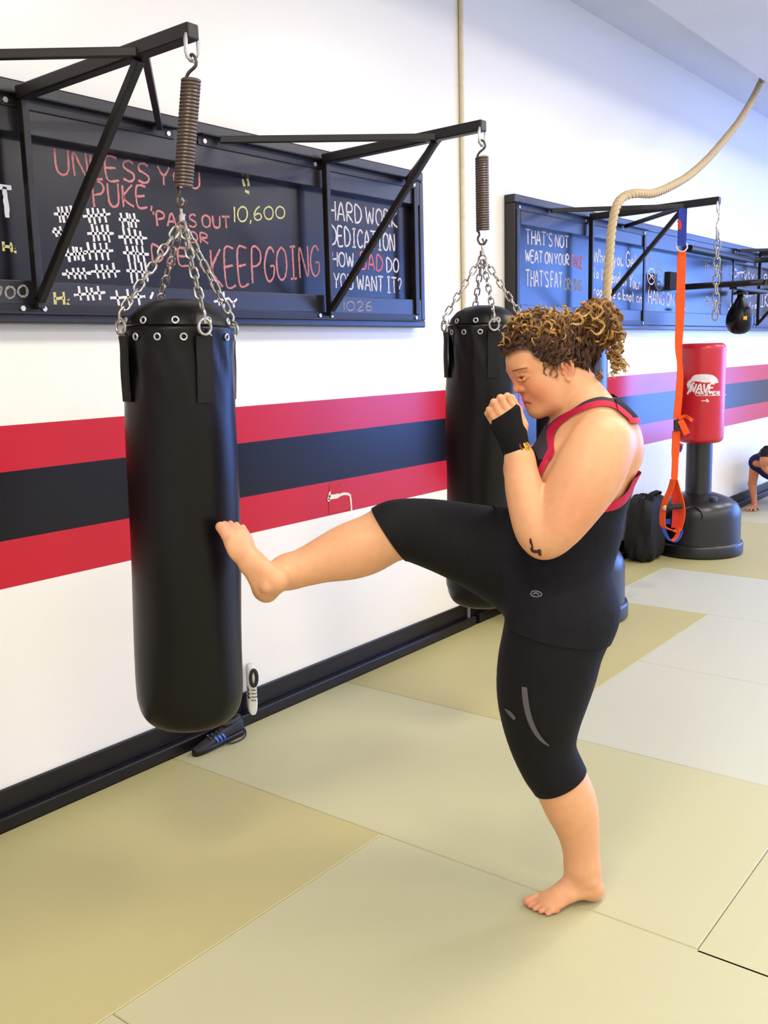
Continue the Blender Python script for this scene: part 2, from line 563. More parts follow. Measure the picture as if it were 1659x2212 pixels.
# ------------------------------------------------------------------ chalk writing: a single-stroke hand alphabet
_G = {
 'A': '0,0 .36,1 .72,0;.14,.36 .6,.36', 'B': '.05,0 .05,1 .45,.97 .6,.8 .5,.58 .05,.53 .5,.5 .68,.28 .5,.03 .05,0', 'C': '.68,.82 .5,.98 .25,.95 .05,.65 .05,.3 .25,.03 .5,.02 .7,.15',
 'D': '.05,0 .05,1 .4,.95 .68,.7 .7,.35 .45,.05 .05,0', 'E': '.62,1 .05,1 .05,0 .65,0;.05,.52 .52,.55', 'F': '.62,1 .05,1 .05,0;.05,.52 .5,.54',
 'G': '.68,.84 .48,1 .25,.95 .05,.65 .05,.3 .25,.03 .5,.03 .68,.2 .68,.45 .42,.45', 'H': '.05,0 .05,1;.65,0 .65,1;.05,.5 .65,.52', 'I': '.1,1 .5,1;.3,1 .3,0;.08,0 .52,0',
 'K': '.05,0 .05,1;.65,1 .06,.45 .68,0', 'L': '.05,1 .05,0 .58,0', 'M': '.02,0 .1,1 .42,.35 .75,1 .84,0', 'N': '.05,0 .05,1 .65,0 .66,1',
 'O': '.38,1 .12,.85 .02,.5 .14,.12 .4,0 .64,.14 .74,.5 .64,.86 .38,1', 'P': '.05,0 .05,1 .5,.97 .66,.76 .5,.53 .05,.48', 'R': '.05,0 .05,1 .48,.97 .62,.77 .48,.55 .06,.5 .66,0',
 'S': '.62,.86 .4,1 .14,.9 .1,.66 .34,.52 .6,.38 .62,.14 .36,0 .05,.12', 'T': '.0,1 .7,1;.35,1 .35,0', 'U': '.03,1 .06,.25 .25,.02 .48,.03 .64,.25 .66,1',
 'V': '.0,1 .32,0 .66,1', 'W': '.0,1 .2,0 .42,.75 .66,0 .86,1', 'Y': '.0,1 .33,.5 .68,1;.33,.5 .3,0', '0': '.38,1 .12,.85 .02,.5 .14,.12 .4,0 .64,.14 .74,.5 .64,.86 .38,1', '1': '.1,1 .1,0',
 '2': '.08,.8 .3,1 .56,.86 .5,.55 .05,0 .62,.02', '6': '.5,1 .2,.75 .04,.35 .2,.03 .5,.05 .6,.3 .4,.5 .1,.38', '7': '.02,1 .62,1 .25,0', '4': '.45,0 .45,1;.1,1 .05,.45 .7,.45',
 ',': '.08,.06 .0,-.2', "'": '.08,1 .05,.78', '"': '.02,1 .03,.75;.16,1 .15,.75', '.': '.05,.05 .1,.02', '?': '.05,.8 .25,1 .5,.85 .45,.6 .25,.42 .25,.25;.25,.04 .27,.0', ';': '.08,.5 .12,.46;.1,.15 .04,-.05',
 'a': '.5,.5 .2,.52 .04,.25 .2,.02 .46,.1 .5,.5 .54,.0', 'b': '.05,1 .05,0 .4,.02 .5,.28 .35,.5 .06,.42', 'c': '.48,.44 .25,.52 .05,.28 .2,.02 .5,.08', 'd': '.5,1 .5,0;.5,.45 .2,.5 .04,.22 .22,.0 .5,.1',
 'e': '.06,.28 .5,.3 .4,.52 .16,.5 .04,.24 .2,.01 .5,.08', 'f': '.45,.95 .25,.95 .2,0;.02,.5 .4,.52', 'h': '.05,1 .05,0;.05,.35 .3,.52 .45,.38 .46,0', 'i': '.1,.5 .1,0;.1,.72 .11,.68', 'k': '.05,1 .05,0;.42,.5 .07,.22 .45,0',
 'l': '.08,1 .08,0', 'n': '.05,.5 .05,0;.05,.35 .28,.52 .44,.38 .46,0', 'o': '.25,.52 .05,.3 .2,.0 .44,.1 .46,.4 .25,.52', 'p': '.05,.5 .05,-.35;.05,.42 .35,.5 .46,.25 .3,.0 .06,.08', 'r': '.05,.5 .06,0;.06,.32 .22,.5 .4,.46',
 't': '.2,.9 .2,0 .36,.04;.0,.55 .42,.58', 'u': '.04,.5 .08,.08 .3,.0 .46,.15 .47,.5 .5,0', 'y': '.02,.5 .25,.05;.5,.5 .1,-.4', 'v': '.0,.5 .22,.0 .46,.5', 'w': '.0,.5 .15,0 .3,.4 .46,0 .62,.5', '&': '.6,0 .1,.75 .25,1 .4,.8 .05,.3 .2,.0 .6,.35', '/': '.0,0 .4,1'}
_ADV = {k: max(float(p.split(',')[0]) for s in v.split(';') for p in s.split()) for k, v in _G.items()}


def chalk_mat(name, c, cover=0.5):
    n = N(name)
    n.set(Base_Color=c, Roughness=0.95)
    n.b.inputs['Specular IOR Level'].default_value = 0.1
    f = n.noise(420, 2, 0.6)
    rr = n.ramp(f, [(cover - 0.14, (0.12, 0.12, 0.12, 1)), (cover + 0.08, (1, 1, 1, 1))])
    n.link(rr, n.b.inputs['Alpha'])
    return n.m


CH_W = chalk_mat('white_chalk', rgb(225, 218, 220), 0.40)
CH_WB = chalk_mat('heavy_white_chalk', rgb(232, 228, 228), 0.33)
CH_P = chalk_mat('pink_chalk', rgb(216, 142, 142), 0.46)
CH_R = chalk_mat('red_chalk', rgb(224, 124, 134), 0.44)
CH_Y = chalk_mat('yellow_chalk', rgb(226, 218, 150), 0.42)
CH_G = chalk_mat('faint_grey_chalk', rgb(176, 172, 172), 0.52)


def strokes_mesh(name, strokes, width, m, parent, off, label=None):
    mb = MB()
    y = WALL_Y - off
    for s in strokes:
        P = np.array([(p[0], y, p[1]) for p in s], float)
        if len(P) > 2:
            P = spline(P, 4)
        L = np.linalg.norm(np.diff(P, axis=0), axis=1).sum()
        k = max(5, int(L/0.009))
        d = np.r_[0, np.cumsum(np.linalg.norm(np.diff(P, axis=0), axis=1))]
        Q = np.array([np.interp(np.linspace(0, d[-1], k), d, P[:, j]) for j in range(3)]).T
        Q[:, [0, 2]] += rng.normal(0, width*0.06, (k, 2))
        T = nrm_rows(np.gradient(Q, axis=0))
        S = np.cross(T, np.array([0, 1.0, 0]))
        mb.ribbon(Q, S, width*(1 + rng.normal(0, 0.14, k)), 0.0008)
    o = mb.build(name, m, parent, smooth=False)
    if label:
        o['label'] = label
    return o


def scribe(text, p0, p1, h0, h1=None, squeeze=1.0):
    """Strokes of a written line between two baseline points (wall x, z); letter heights in metres."""
    h1 = h0 if h1 is None else h1
    adv = [0.34 if c == ' ' else _ADV[c] + 0.2 for c in text]
    tot = sum(adv) - 0.2
    p0, p1 = np.asarray(p0, float), np.asarray(p1, float)
    out, cur = [], 0.0
    ux = (p1 - p0)/tot
    for c, a in zip(text, adv):
        if c != ' ':
            h = h0 + (h1 - h0)*cur/tot
            wob = rng.normal(0, 0.02)
            for s in _G[c].split(';'):
                pts = []
                for q in s.split():
                    gx, gy = (float(v) for v in q.split(','))
                    b_ = p0 + ux*(cur + gx)
                    pts.append((b_[0] + gy*h*wob, b_[1] + gy*h))
                out.append(pts)
        cur += a
    return out


def wz(x, y, off):
    p = on_wall(x, y, off)
    return np.array([p[0], p[2]])


def write(name, text, a, b_, hpx0, hpx1, width, m, parent, off, label=None):
    p0, p1 = wz(*a, off), wz(*b_, off)
    h0 = wz(a[0], a[1] - hpx0, off)[1] - p0[1]
    h1 = wz(b_[0], b_[1] - hpx1, off)[1] - p1[1]
    return strokes_mesh(name, scribe(text, p0, p1, h0, h1), width, m, parent, off, label)


# ------------------------------------------------------------------ chalkboards
OFF_P, OFF_F = 0.016, 0.072     # panel face and frame face in front of the wall
ZT, ZB = 2.501, 1.727


def chalkboard(x0, x1, stiles, label):
    t = thing('chalkboard', label, 'chalkboard', (x0, WALL_Y, ZB))
    yF, yP = WALL_Y - OFF_F, WALL_Y - OFF_P
    f = MB()
    f.box((x0, yF, 2.452), (x1, WALL_Y, ZT)).box((x0, yF, ZB), (x1, WALL_Y, 1.762))       # outer lip
    f.box((x0, yF, 1.7622), (x0 + 0.07, WALL_Y, 2.4518)).box((x1 - 0.035, yF, 1.7622), (x1, WALL_Y, 2.4518))
    f.build('frame', M_frame, t, bevel=0.006, smooth=False)
    f = MB()
    f.box((x0 + 0.0702, yF, 2.335), (x1 - 0.0352, yP + 0.004, 2.4518)).box((x0 + 0.0702, yF, 1.7622), (x1 - 0.0352, yP + 0.004, 1.868))
    f.build('rail', M_frame, t, bevel=0.004, smooth=False)
    for a_, c_ in stiles:
        MB().box((a_, yF, 1.8682), (c_, yP + 0.004, 2.3348)).build('stile', M_frame, t, bevel=0.004, smooth=False)
    MB().box((x0 + 0.05, yP, 1.85), (x1 - 0.03, WALL_Y, 2.36)).build('panel', M_slate, t, smooth=False)
    return t


xr1 = on_wall(917, 550, OFF_F)[0]
def wx(x, y, off=OFF_F):
    return on_wall(x, y, off)[0]
cb1 = chalkboard(-0.4, xr1, [],
                 'near long black chalkboard with tally marks and pink motivational writing')
S = 0.0082
P_ = OFF_P + 0.0006
F_ = OFF_F + 0.0006
write('chalk_writing', 'UNLESS YOU', (120, 376), (432, 408), 55, 34, S, CH_P, cb1, P_, 'pink chalk words UNLESS YOU')
write('chalk_writing', 'PUKE,', (202, 447), (328, 447), 54, 40, S, CH_P, cb1, P_, 'pink chalk word PUKE')
write('chalk_writing', "'PASS OUT", (331, 488), (497, 493), 31, 24, S, CH_P, cb1, P_, 'pink chalk words PASS OUT')
write('chalk_writing', 'OR', (407, 523), (450, 526), 23, 20, S*0.9, CH_P, cb1, P_, 'pink chalk word OR')
write('chalk_writing', 'DIE', (328, 564), (408, 574), 35, 35, S, CH_P, cb1, P_, 'pink chalk word DIE')
write('chalk_writing', 'KEEPGOING', (458, 622), (690, 596), 82, 64, S*1.1, CH_P, cb1, P_, 'pink chalk words KEEP GOING')
write('chalk_writing', '10,600', (504, 480), (616, 471), 33, 24, S*0.8, CH_Y, cb1, P_, 'yellow chalk number 10,600')
strokes_mesh('chalk_writing', [[wz(524, 387, P_), wz(528, 402, P_)], [wz(535, 386, P_), wz(537, 402, P_)], [wz(529, 412, P_), wz(538, 417, P_)]], S*1.4, CH_Y, cb1, P_, 'yellow chalk ditto ticks and dot')
write('chalk_writing', 'HARD WORK', (711, 474), (858, 492), 41, 33, S*1.05, CH_W, cb1, P_, 'white chalk words HARD WORK')
write('chalk_writing', 'DEDICATION', (714, 528), (852, 543), 40, 37, S*1.05, CH_W, cb1, P_, 'white chalk word DEDICATION')
write('chalk_writing', 'HOW', (717, 575), (764, 577), 31, 30, S, CH_W, cb1, P_, 'white chalk word HOW')
write('chalk_writing', 'BAD', (778, 581), (826, 586), 35, 33, S, CH_R, cb1, P_, 'red chalk word BAD')
write('chalk_writing', 'DO', (835, 587), (861, 588), 29, 29, S, CH_W, cb1, P_, 'white chalk word DO')
write('chalk_writing', 'YOU WANT IT?', (721, 622), (867, 634), 33, 33, S, CH_W, cb1, P_, 'white chalk words YOU WANT IT?')
write('chalk_writing', '1026', (741, 671), (803, 671), 20, 20, S*0.8, CH_G, cb1, F_, 'faint yellow chalk number 1026')


def tally(x0, y0, x1, y1, k=4, slope=0.0):
    st = []
    for i in range(k):
        x = x0 + (x1 - x0)*(0.2 + 0.6*i/(k - 1)) + rng.normal(0, 1.0)
        st.append([wz(x - 3, y0 + rng.normal(0, 1.5), P_), wz(x + 3, y1 + rng.normal(0, 1.5), P_)])
    ym = (y0 + y1)/2
    st.append([wz(x0, ym + slope, P_), wz(x1, ym - slope, P_)])
    return st


def c2(x, y):
    return x/3.318, 300 + y/3.318
TL = [(385, 480, 545, 595, 4, 0), (595, 495, 790, 600, 4, 8), (850, 530, 1000, 635, 4, -6), (375, 625, 505, 710, 3, 0), (625, 620, 815, 735, 4, 0), (850, 650, 1055, 762, 4, -5),
      (460, 775, 620, 875, 4, 6), (600, 745, 810, 865, 4, 4), (880, 762, 1065, 880, 4, -6), (445, 925, 650, 1005, 4, 3), (650, 898, 862, 1000, 4, 1), (905, 885, 1092, 1020, 4, -8)]
for x0_, y0_, x1_, y1_, k_, sl in TL:
    strokes_mesh('chalk_tally', tally(*c2(x0_, y0_), *c2(x1_, y1_), k_, sl/3), S*1.15, CH_WB, cb1, P_)
P0 = P_
P_ = F_
for x0_, y0_, x1_, y1_, k_, sl in [(528, 1062, 755, 1158, 4, 9), (790, 1078, 1040, 1192, 3, 5)]:
    strokes_mesh('chalk_tally', tally(*c2(x0_, y0_), *c2(x1_, y1_), k_, sl/3), S*1.15, CH_WB, cb1, F_)
strokes_mesh('chalk_tally', [[wz(325, 645, F_), wz(331, 631, F_)], [wz(470, 633, F_), wz(474, 660, F_)], [wz(483, 630, F_), wz(484, 664, F_)], [wz(462, 652, F_), wz(495, 644, F_)], [wz(495, 645, F_), wz(503, 654, F_), wz(512, 646, F_)], [wz(504, 652, F_), wz(505, 664, F_)]], S*1.1, CH_WB, cb1, F_)
write('chalk_writing', 'H;', (118, 659), (149, 658), 28, 20, S*1.3, CH_Y, cb1, F_, 'yellow chalk letter H')
write('chalk_writing', '700', (-12, 648), (60, 640), 26, 24, S*0.9, CH_G, cb1, F_, 'faint chalk number 700')
P_ = P0
write('chalk_writing', 'T', (2, 467), (31, 470), 64, 60, S*1.9, CH_WB, cb1, P_, 'bold white chalk letter T')
write('chalk_writing', 'H;', (7, 542), (34, 545), 20, 20, S*1.1, CH_Y, cb1, P_, 'small yellow chalk letter H')

cb2 = chalkboard(wx(1112, 500), 11.6, [],
                 'far long chalkboard turned blue by window glare, behind the hanging rope')
S2 = 0.0105
write('chalk_writing', "THAT'S NOT", (1136, 527), (1228, 536), 32, 25, S2, CH_W, cb2, P_, "white chalk words THAT'S NOT")
write('chalk_writing', 'WEAT ON YOUR', (1135, 565), (1229, 573), 25, 22, S2, CH_W, cb2, P_, 'white chalk words ending ON YOUR')
write('chalk_writing', 'FACE', (1234, 577), (1259, 581), 25, 24, S2, CH_R, cb2, P_, 'red chalk word FACE')
write('chalk_writing', "THAT'S FAT", (1136, 618), (1214, 621), 35, 31, S2, CH_W, cb2, P_, "white chalk words THAT'S FAT")
write('chalk_writing', 'CRYING', (1218, 626), (1256, 628), 24, 22, S2, CH_G, cb2, P_, 'faint chalk word CRYING')
write('chalk_writing', 'When you Get', (1282, 566), (1374, 578), 30, 32, S2*1.1, CH_W, cb2, P_, 'white chalk words When you Get')
write('chalk_writing', 'to the end of Your', (1281, 598), (1382, 626), 24, 30, S2*1.1, CH_W, cb2, P_, 'white chalk words to the end of Your')
write('chalk_writing', 'rope tie a knot and', (1281, 636), (1392, 656), 22, 24, S2*1.1, CH_W, cb2, P_, 'white chalk words tie a knot and')
write('chalk_writing', 'HANG ON', (1400, 656), (1455, 661), 30, 25, S2*1.1, CH_W, cb2, P_, 'white chalk words HANG ON')


def circ(cx, cy, rx, ry, off, k=14):
    return [wz(cx + rx*cos(2*pi*i/k), cy + ry*sin(2*pi*i/k), off) for i in range(k + 1)]
strokes_mesh('chalk_drawing', [circ(1407, 597, 8, 17, P_), [wz(1402, 590, P_), wz(1412, 604, P_)], [wz(1403, 604, P_), wz(1408, 594, P_), wz(1412, 598, P_)]], S2*0.9, CH_W, cb2, P_, 'chalk oval with a squiggle')
strokes_mesh('chalk_drawing', [circ(1424, 603, 10, 23, P_), [wz(1418, 598, P_), wz(1421, 597, P_)], [wz(1425, 598, P_), wz(1428, 597, P_)], circ(1423, 613, 4, 5, P_, 8), [wz(1419, 580, P_), wz(1421, 566, P_), wz(1426, 562, P_), wz(1425, 572, P_)]], S2*0.9, CH_G, cb2, P_, 'chalk smiling face')
strokes_mesh('chalk_drawing', [[wz(1401, 555, P_), wz(1406, 562, P_), wz(1403, 570, P_)], [wz(1393, 578, P_), wz(1396, 570, P_)]], S2, CH_R, cb2, P_, 'red chalk scribble')
strokes_mesh('chalk_drawing', [[wz(1389, 662, P_), wz(1391, 622, P_)], [wz(1402, 628, P_), wz(1403, 618, P_)], [wz(1398, 664, P_), wz(1405, 664, P_)]], S2, CH_R, cb2, P_, 'red chalk marks')
write('chalk_writing', 'IF YOU', (1521, 582), (1561, 588), 20, 16, S2, CH_G, cb2, P_, 'faint chalk words')
write('chalk_writing', 'Be it', (1524, 660), (1556, 664), 18, 16, S2, CH_G, cb2, P_, 'faint chalk words')
write('chalk_writing', 'Gritty & able', (1581, 598), (1676, 606), 17, 22, S2*1.2, CH_W, cb2, P_, 'white chalk words on the far panel')
write('chalk_writing', 'the heart', (1583, 652), (1634, 636), 15, 15, S2*1.1, CH_W, cb2, P_, 'white chalk words on the far panel')
write('chalk_writing', 'of a fire', (1594, 672), (1634, 666), 15, 15, S2*1.1, CH_W, cb2, P_, 'white chalk words on the far panel')
write('chalk_writing', 'IKE', (1642, 662), (1670, 664), 33, 33, S2*1.2, CH_W, cb2, P_, 'bold white chalk letters')
strokes_mesh('chalk_drawing', [[wz(1585, 592, P_), wz(1604, 588, P_), wz(1612, 592, P_), wz(1610, 604, P_)], [wz(1577, 672, P_), wz(1582, 640, P_)], [wz(1574, 668, P_), wz(1588, 668, P_)]], S2*1.4, CH_WB, cb2, P_, 'white chalk swoosh')
strokes_mesh('chalk_drawing', [[wz(1466, 667, F_), wz(1480, 668, F_)]], S2*2.0, CH_WB, cb2, F_, 'white chalk stub mark')
# ------------------------------------------------------------------ helpers in the kicker's own plane
A_DIR = np.array([-sin(radians(38.02)), cos(radians(38.02)), 0.0])    # the way she kicks, along her profile
B_DIR = np.array([cos(radians(38.02)), sin(radians(38.02)), 0.0])     # to her right, away from the near side


def on_depth(x, y, depth):
    d = ray(x, y)
    return EYE + d*(depth/(d @ B_DIR))


# ------------------------------------------------------------------ wall brackets
Z_RAIL = 2.432


def bracket(xc, half, brace_half, tip_y, label, post=0.026, ends=(1, 1)):
    yF = WALL_Y - OFF_F
    t = thing('bag_bracket', label, 'bracket', (xc, yF, 1.76), 'wall brackets for hanging bags')
    xl, xr = xc - half, xc + half
    f = MB()
    for z0, z1, lip in ((Z_RAIL - 0.02, Z_RAIL + 0.018, 1), (1.76, 1.792, 0)):
        f.box((xl, yF - 0.007, z0), (xr, yF - 0.0003, z1))
        zz = z1 if lip else z0
        f.box((xl, yF - 0.034, zz - 0.003), (xr, yF - 0.007, zz + 0.003))
    for x, on in ((xl + 0.016, ends[0]), (xr - 0.016, ends[1])):
        if not on:
            continue
        f.box((x - 0.016, yF - 0.012, 1.7925), (x + 0.016, yF - 0.0003, Z_RAIL - 0.0205))
    f.build('mounting_frame', M_steel, t, bevel=0.002, smooth=False)
    MB().box((xc - post/2, yF - 0.042, 1.775), (xc + post/2, yF - 0.0125, Z_RAIL + 0.02)).build('post', M_steel, t, bevel=0.003, smooth=False)
    z = Z_RAIL + 0.022
    jy = tip_y + 0.21
    MB().bar((xc, yF - 0.02, z), (xc, tip_y - 0.012, z + 0.012), 0.042, 0.042).build('arm', M_steel, t, bevel=0.005, smooth=False)
    for s in (-1, 1):
        MB().bar((xc + s*brace_half, yF - 0.022, z - 0.012), (xc + s*0.014, jy, z + 0.0), 0.022, 0.026).build('brace', M_steel, t, bevel=0.003, smooth=False)
    MB().bar((xc, yF - 0.035, 1.80), (xc, jy + 0.01, z - 0.016), 0.026, 0.026, hint=(1, 0, 0)).build('strut', M_steel, t, bevel=0.003, smooth=False)
    for x in (xl + 0.03, xr - 0.03, xc - 0.05, xc + 0.03):
        for zz in (Z_RAIL - 0.004, 1.776):
            if abs(x - xc) < 0.04 and zz > 2:
                continue
            MB().tube([(x, yF - 0.004, zz), (x, yF - 0.013, zz)], 0.0095, 6).build('bolt', M_bolt, t, smooth=False)
    # eye at the tip
    MB().oval((xc, tip_y - 0.004, z - 0.026), (0, 0, 1), (1, 0, 0.0), 0.075, 0.044, 0.0055, 8).build('eye', M_bolt, t)
    return np.array([xc, tip_y - 0.004, z - 0.06])


def wb(px, py):
    return on_wall(px, py, OFF_F + 0.03)[0]
xb1, xb2, xb3 = wb(50, 225), wb(704, 352), wb(1279, 472)
TIP1 = bracket(xb1, 0.64, 0.56, on_x(413, 105, xb1)[1], 'nearest black steel bag bracket, holding the kicked bag on a spring', ends=(1, 0))
TIP2 = bracket(xb2, 0.72, 0.62, on_x(1040, 290, xb2)[1], 'black steel bag bracket on the right end of the near chalkboard', ends=(0, 1))
TIP3 = bracket(xb3, 0.95, 0.55, on_x(1551, 442, xb3)[1], 'black steel bag bracket carrying the loose chain and orange strap')
xb4 = wb(1643, 560)
TIP4 = bracket(xb4, 0.72, 0.62, 2.10, 'farthest black steel bag bracket, partly cut by the frame edge')


# ------------------------------------------------------------------ springs and heavy bags
def helix(p, q, R, turns, per=18):
    p, q = np.asarray(p, float), np.asarray(q, float)
    x, y, d = frame_from(q - p)
    k = int(turns*per) + 1
    a = np.linspace(0, 2*pi*turns, k)
    return p + (q - p)*np.linspace(0, 1, k)[:, None] + R*(np.cos(a)[:, None]*x + np.sin(a)[:, None]*y)


def spring(top, p, q, bot, label):
    t = thing('bag_spring', label, 'spring', top, 'coil springs above the heavy bags')
    R = 0.0225
    MB().tube(helix(p, q, R, 30), 0.0050, 7).build('coil', M_spring, t)
    x, y, d = frame_from(np.asarray(q) - np.asarray(p))
    p, q = np.asarray(p, float), np.asarray(q, float)
    h = spline([p + x*R, p + x*0.012 - d*0.016, p - x*0.014 - d*0.032, p - x*0.012 - d*0.05, p + x*0.004 - d*0.062, p + x*0.014 - d*0.052], 6)
    MB().tube(h, 0.0045, 8).build('hook', M_spring, t)
    h = spline([q + x*R, q + x*0.016 + d*0.014, q + x*0.024 + d*0.03, q + x*0.014 + d*0.05, q - x*0.006 + d*0.052, q - x*0.018 + d*0.036], 6)
    MB().tube(h, 0.0045, 8).build('hook', M_spring, t)
    return t


def heavy_bag(label, hang, top, bottom, R, spin, wrinkle, seed):
    """top / bottom: axis points at the rim and at the base; hang: point below the spring hook."""
    rg = np.random.default_rng(seed)
    t = thing('heavy_bag', label, 'punching bag', bottom, 'black hanging heavy bags')
    top, bottom, hang = (np.asarray(q, float) for q in (top, bottom, hang))
    ax = top - bottom
    L = np.linalg.norm(ax)
    ex, ey, ez = frame_from(ax, (0, 1, 0))
    ca, sa = cos(spin), sin(spin)
    A3 = np.array([ex*ca + ey*sa, -ex*sa + ey*ca, ez]).T
    # body: gathered under the rim, rounded at the base
    n = 72
    prof = [(0.001, 0.0), (R*0.5, 0.002), (R*0.74, 0.012), (R*0.88, 0.032), (R*0.965, 0.065), (R, 0.12), (R*1.005, 0.3), (R*1.01, L*0.5), (R, L*0.75), (R*0.99, L - 0.2), (R*0.985, L - 0.12), (R*0.975, L - 0.06), (R*0.985, L - 0.02), (R*0.985, L), (R*0.95, L + 0.006), (R*0.9, L - 0.004)]
    prof = [tuple(p) for p in spline([np.array(p) for p in prof], 3)]
    vs, fs = [], []
    for r_, z_ in prof:
        for j in range(n):
            a = 2*pi*j/n
            pull = max(0.0, 1 - abs(L - 0.09 - z_)/0.16)
            wr = wrinkle*pull*(0.5*cos(4*a) + 0.35*sin(11*a + 1.3) + 0.3*sin(17*a + z_*40))
            sag = wrinkle*0.35*sin(3*a + z_*9) if z_ > 0.08 else 0
            rr = max(0.001, r_ + (wr + sag)*min(1, r_/R))
            vs.append(bottom + A3 @ np.array([rr*cos(a), rr*sin(a), z_]))
    m = len(prof)
    for i in range(m - 1):
        for j in range(n):
            k = (j + 1) % n
            fs.append((i*n + j, i*n + k, (i + 1)*n + k, (i + 1)*n + j))
    fs.append(tuple(range(n - 1, -1, -1)))
    body = link_mesh('bag_body', vs, fs, M_leather, t)
    # laced, domed cover
    dome = [(R*0.9, L - 0.004), (R*0.93, L + 0.012), (R*0.86, L + 0.035), (R*0.72, L + 0.058), (R*0.5, L + 0.076), (R*0.25, L + 0.084), (0.002, L + 0.086)]
    MB().lathe(dome, 48, bottom, A3, cap=False).build('top_cover', M_leather, t)
    # eyelets round the rim
    for row, (dz, k, r_) in enumerate(((-0.022, 14, 0.99), (0.022, 10, 0.92))):
        for i in range(k):
            a = 2*pi*(i + 0.5*row)/k
            d_ = A3 @ np.array([cos(a), sin(a), 0.15*row])
            c_ = bottom + A3 @ np.array([R*r_*cos(a), R*r_*sin(a), L + dz])
            MB().ring(c_ + d_*0.002, 0.0085, 0.0024, d_, 14, 6).build('eyelet', M_bolt, t)
    # four webbing straps, rings and chains
    for i in range(4):
        a = pi/2*i + pi/4
        d_ = A3 @ np.array([cos(a), sin(a), 0])
        s_ = np.cross(ez, d_)
        base = bottom + A3 @ np.array([R*cos(a), R*sin(a), 0])
        P = [base + d_*0.003 + ez*(L - 0.2), base + d_*0.006 + ez*(L - 0.12), base + d_*0.005 + ez*(L - 0.05), base + d_*0.008 + ez*(L - 0.02)]
        so = MB().ribbon(spline(P, 5), s_, 0.046, 0.007).build('strap', M_web, t, smooth=False)
        ring_c = base + d_*0.012 + ez*(L + 0.004)
        MB().ring(ring_c, 0.021, 0.0042, nrm(d_ + s_*0.25), 22, 8).build('ring', M_chain, t)
        hk = ring_c - d_*0.012 + ez*0.05
        MB().chain(hk, hang - ez*0.055 + d_*0.012, 0.038, 0.021, 0.0032).build('chain', M_chain, t)
        MB().tube(spline([hk + ez*0.004, hk + d_*0.014 - ez*0.012, hk + d_*0.012 - ez*0.035, ring_c + ez*0.012 + d_*0.006], 5), 0.0045, 8).build('snap_hook', M_chain, t)
    s = MB()
    s.tube(spline([hang + ez*0.028, hang + ex*0.011 + ez*0.016, hang + ez*0.002, hang - ez*0.02], 5), 0.0045, 8)
    s.tube([hang - ez*0.018, hang - ez*0.036], 0.0105, 12)
    s.ring(hang - ez*0.052, 0.018, 0.0042, ex, 20, 8)
    s.build('swivel', M_chain, t)
    return t


dp1 = float(TIP1 @ B_DIR)
b1_top, b1_bot = on_depth(386, 712, dp1 + 0.02), on_depth(414, 1558, dp1 + 0.02)
sp_t, sp_b = on_depth(413, 170, dp1), on_depth(396, 404, dp1 + 0.005)
hang1 = on_depth(391, 450, dp1 + 0.01)
spring(TIP1, sp_t, sp_b, hang1, 'coil spring above the bag being kicked')
BAG1_R = 0.158
heavy_bag('large black heavy bag being kicked by the woman, swinging on its chains', hang1, b1_top, b1_bot, BAG1_R, 0.5, 0.006, 3)

dp2 = float(TIP2 @ B_DIR)
sp_t, sp_b = on_depth(1041, 338, dp2), on_depth(1043, 498, dp2)
hang2 = on_depth(1042, 532, dp2)
spring(TIP2, sp_t, sp_b, hang2, 'coil spring above the still bag behind the woman')
b2_top, b2_bot = on_depth(1044, 706, dp2), on_depth(1042, 1306, dp2)
heavy_bag('black heavy bag with silver eyelets hanging still, behind the raised fists', hang2, b2_top, b2_bot, 0.150, 0.03, 0.010, 5)

# ------------------------------------------------------------------ loose chain on the third bracket
t = thing('hanging_chain', 'silver chain with an S hook hanging loose from the bracket tip', 'chain', TIP3)
c_ = TIP3 + np.array([0, 0, -0.01])
dp3 = float(TIP3 @ B_DIR)
bot = on_depth(1545, 690, dp3)
h_ = spline([c_ + np.array([-.012, 0, .008]), c_ + np.array([0, 0, .02]), c_ + np.array([.016, 0, 0.0]), c_ + np.array([.006, 0, -.035]), c_ + np.array([-.022, 0, -.06]), c_ + np.array([-.022, 0, -.09]), c_ + np.array([0.0, 0, -.105]), c_ + np.array([.018, 0, -.092])], 6)
MB().tube(h_, 0.0045, 8).build('hook', M_chain, t)
MB().chain(c_ + np.array([0, 0, -.098]), bot, 0.062, 0.036, 0.0052).build('chain', M_chain, t)

# ------------------------------------------------------------------ suspension trainer strap
ax3 = xb3 + 0.01
anchor = on_x(1475, 458, ax3)
dpt = float(anchor @ B_DIR)
t = thing('suspension_strap', 'orange suspension training strap with black handle hanging beside the red bag', 'exercise strap', anchor)


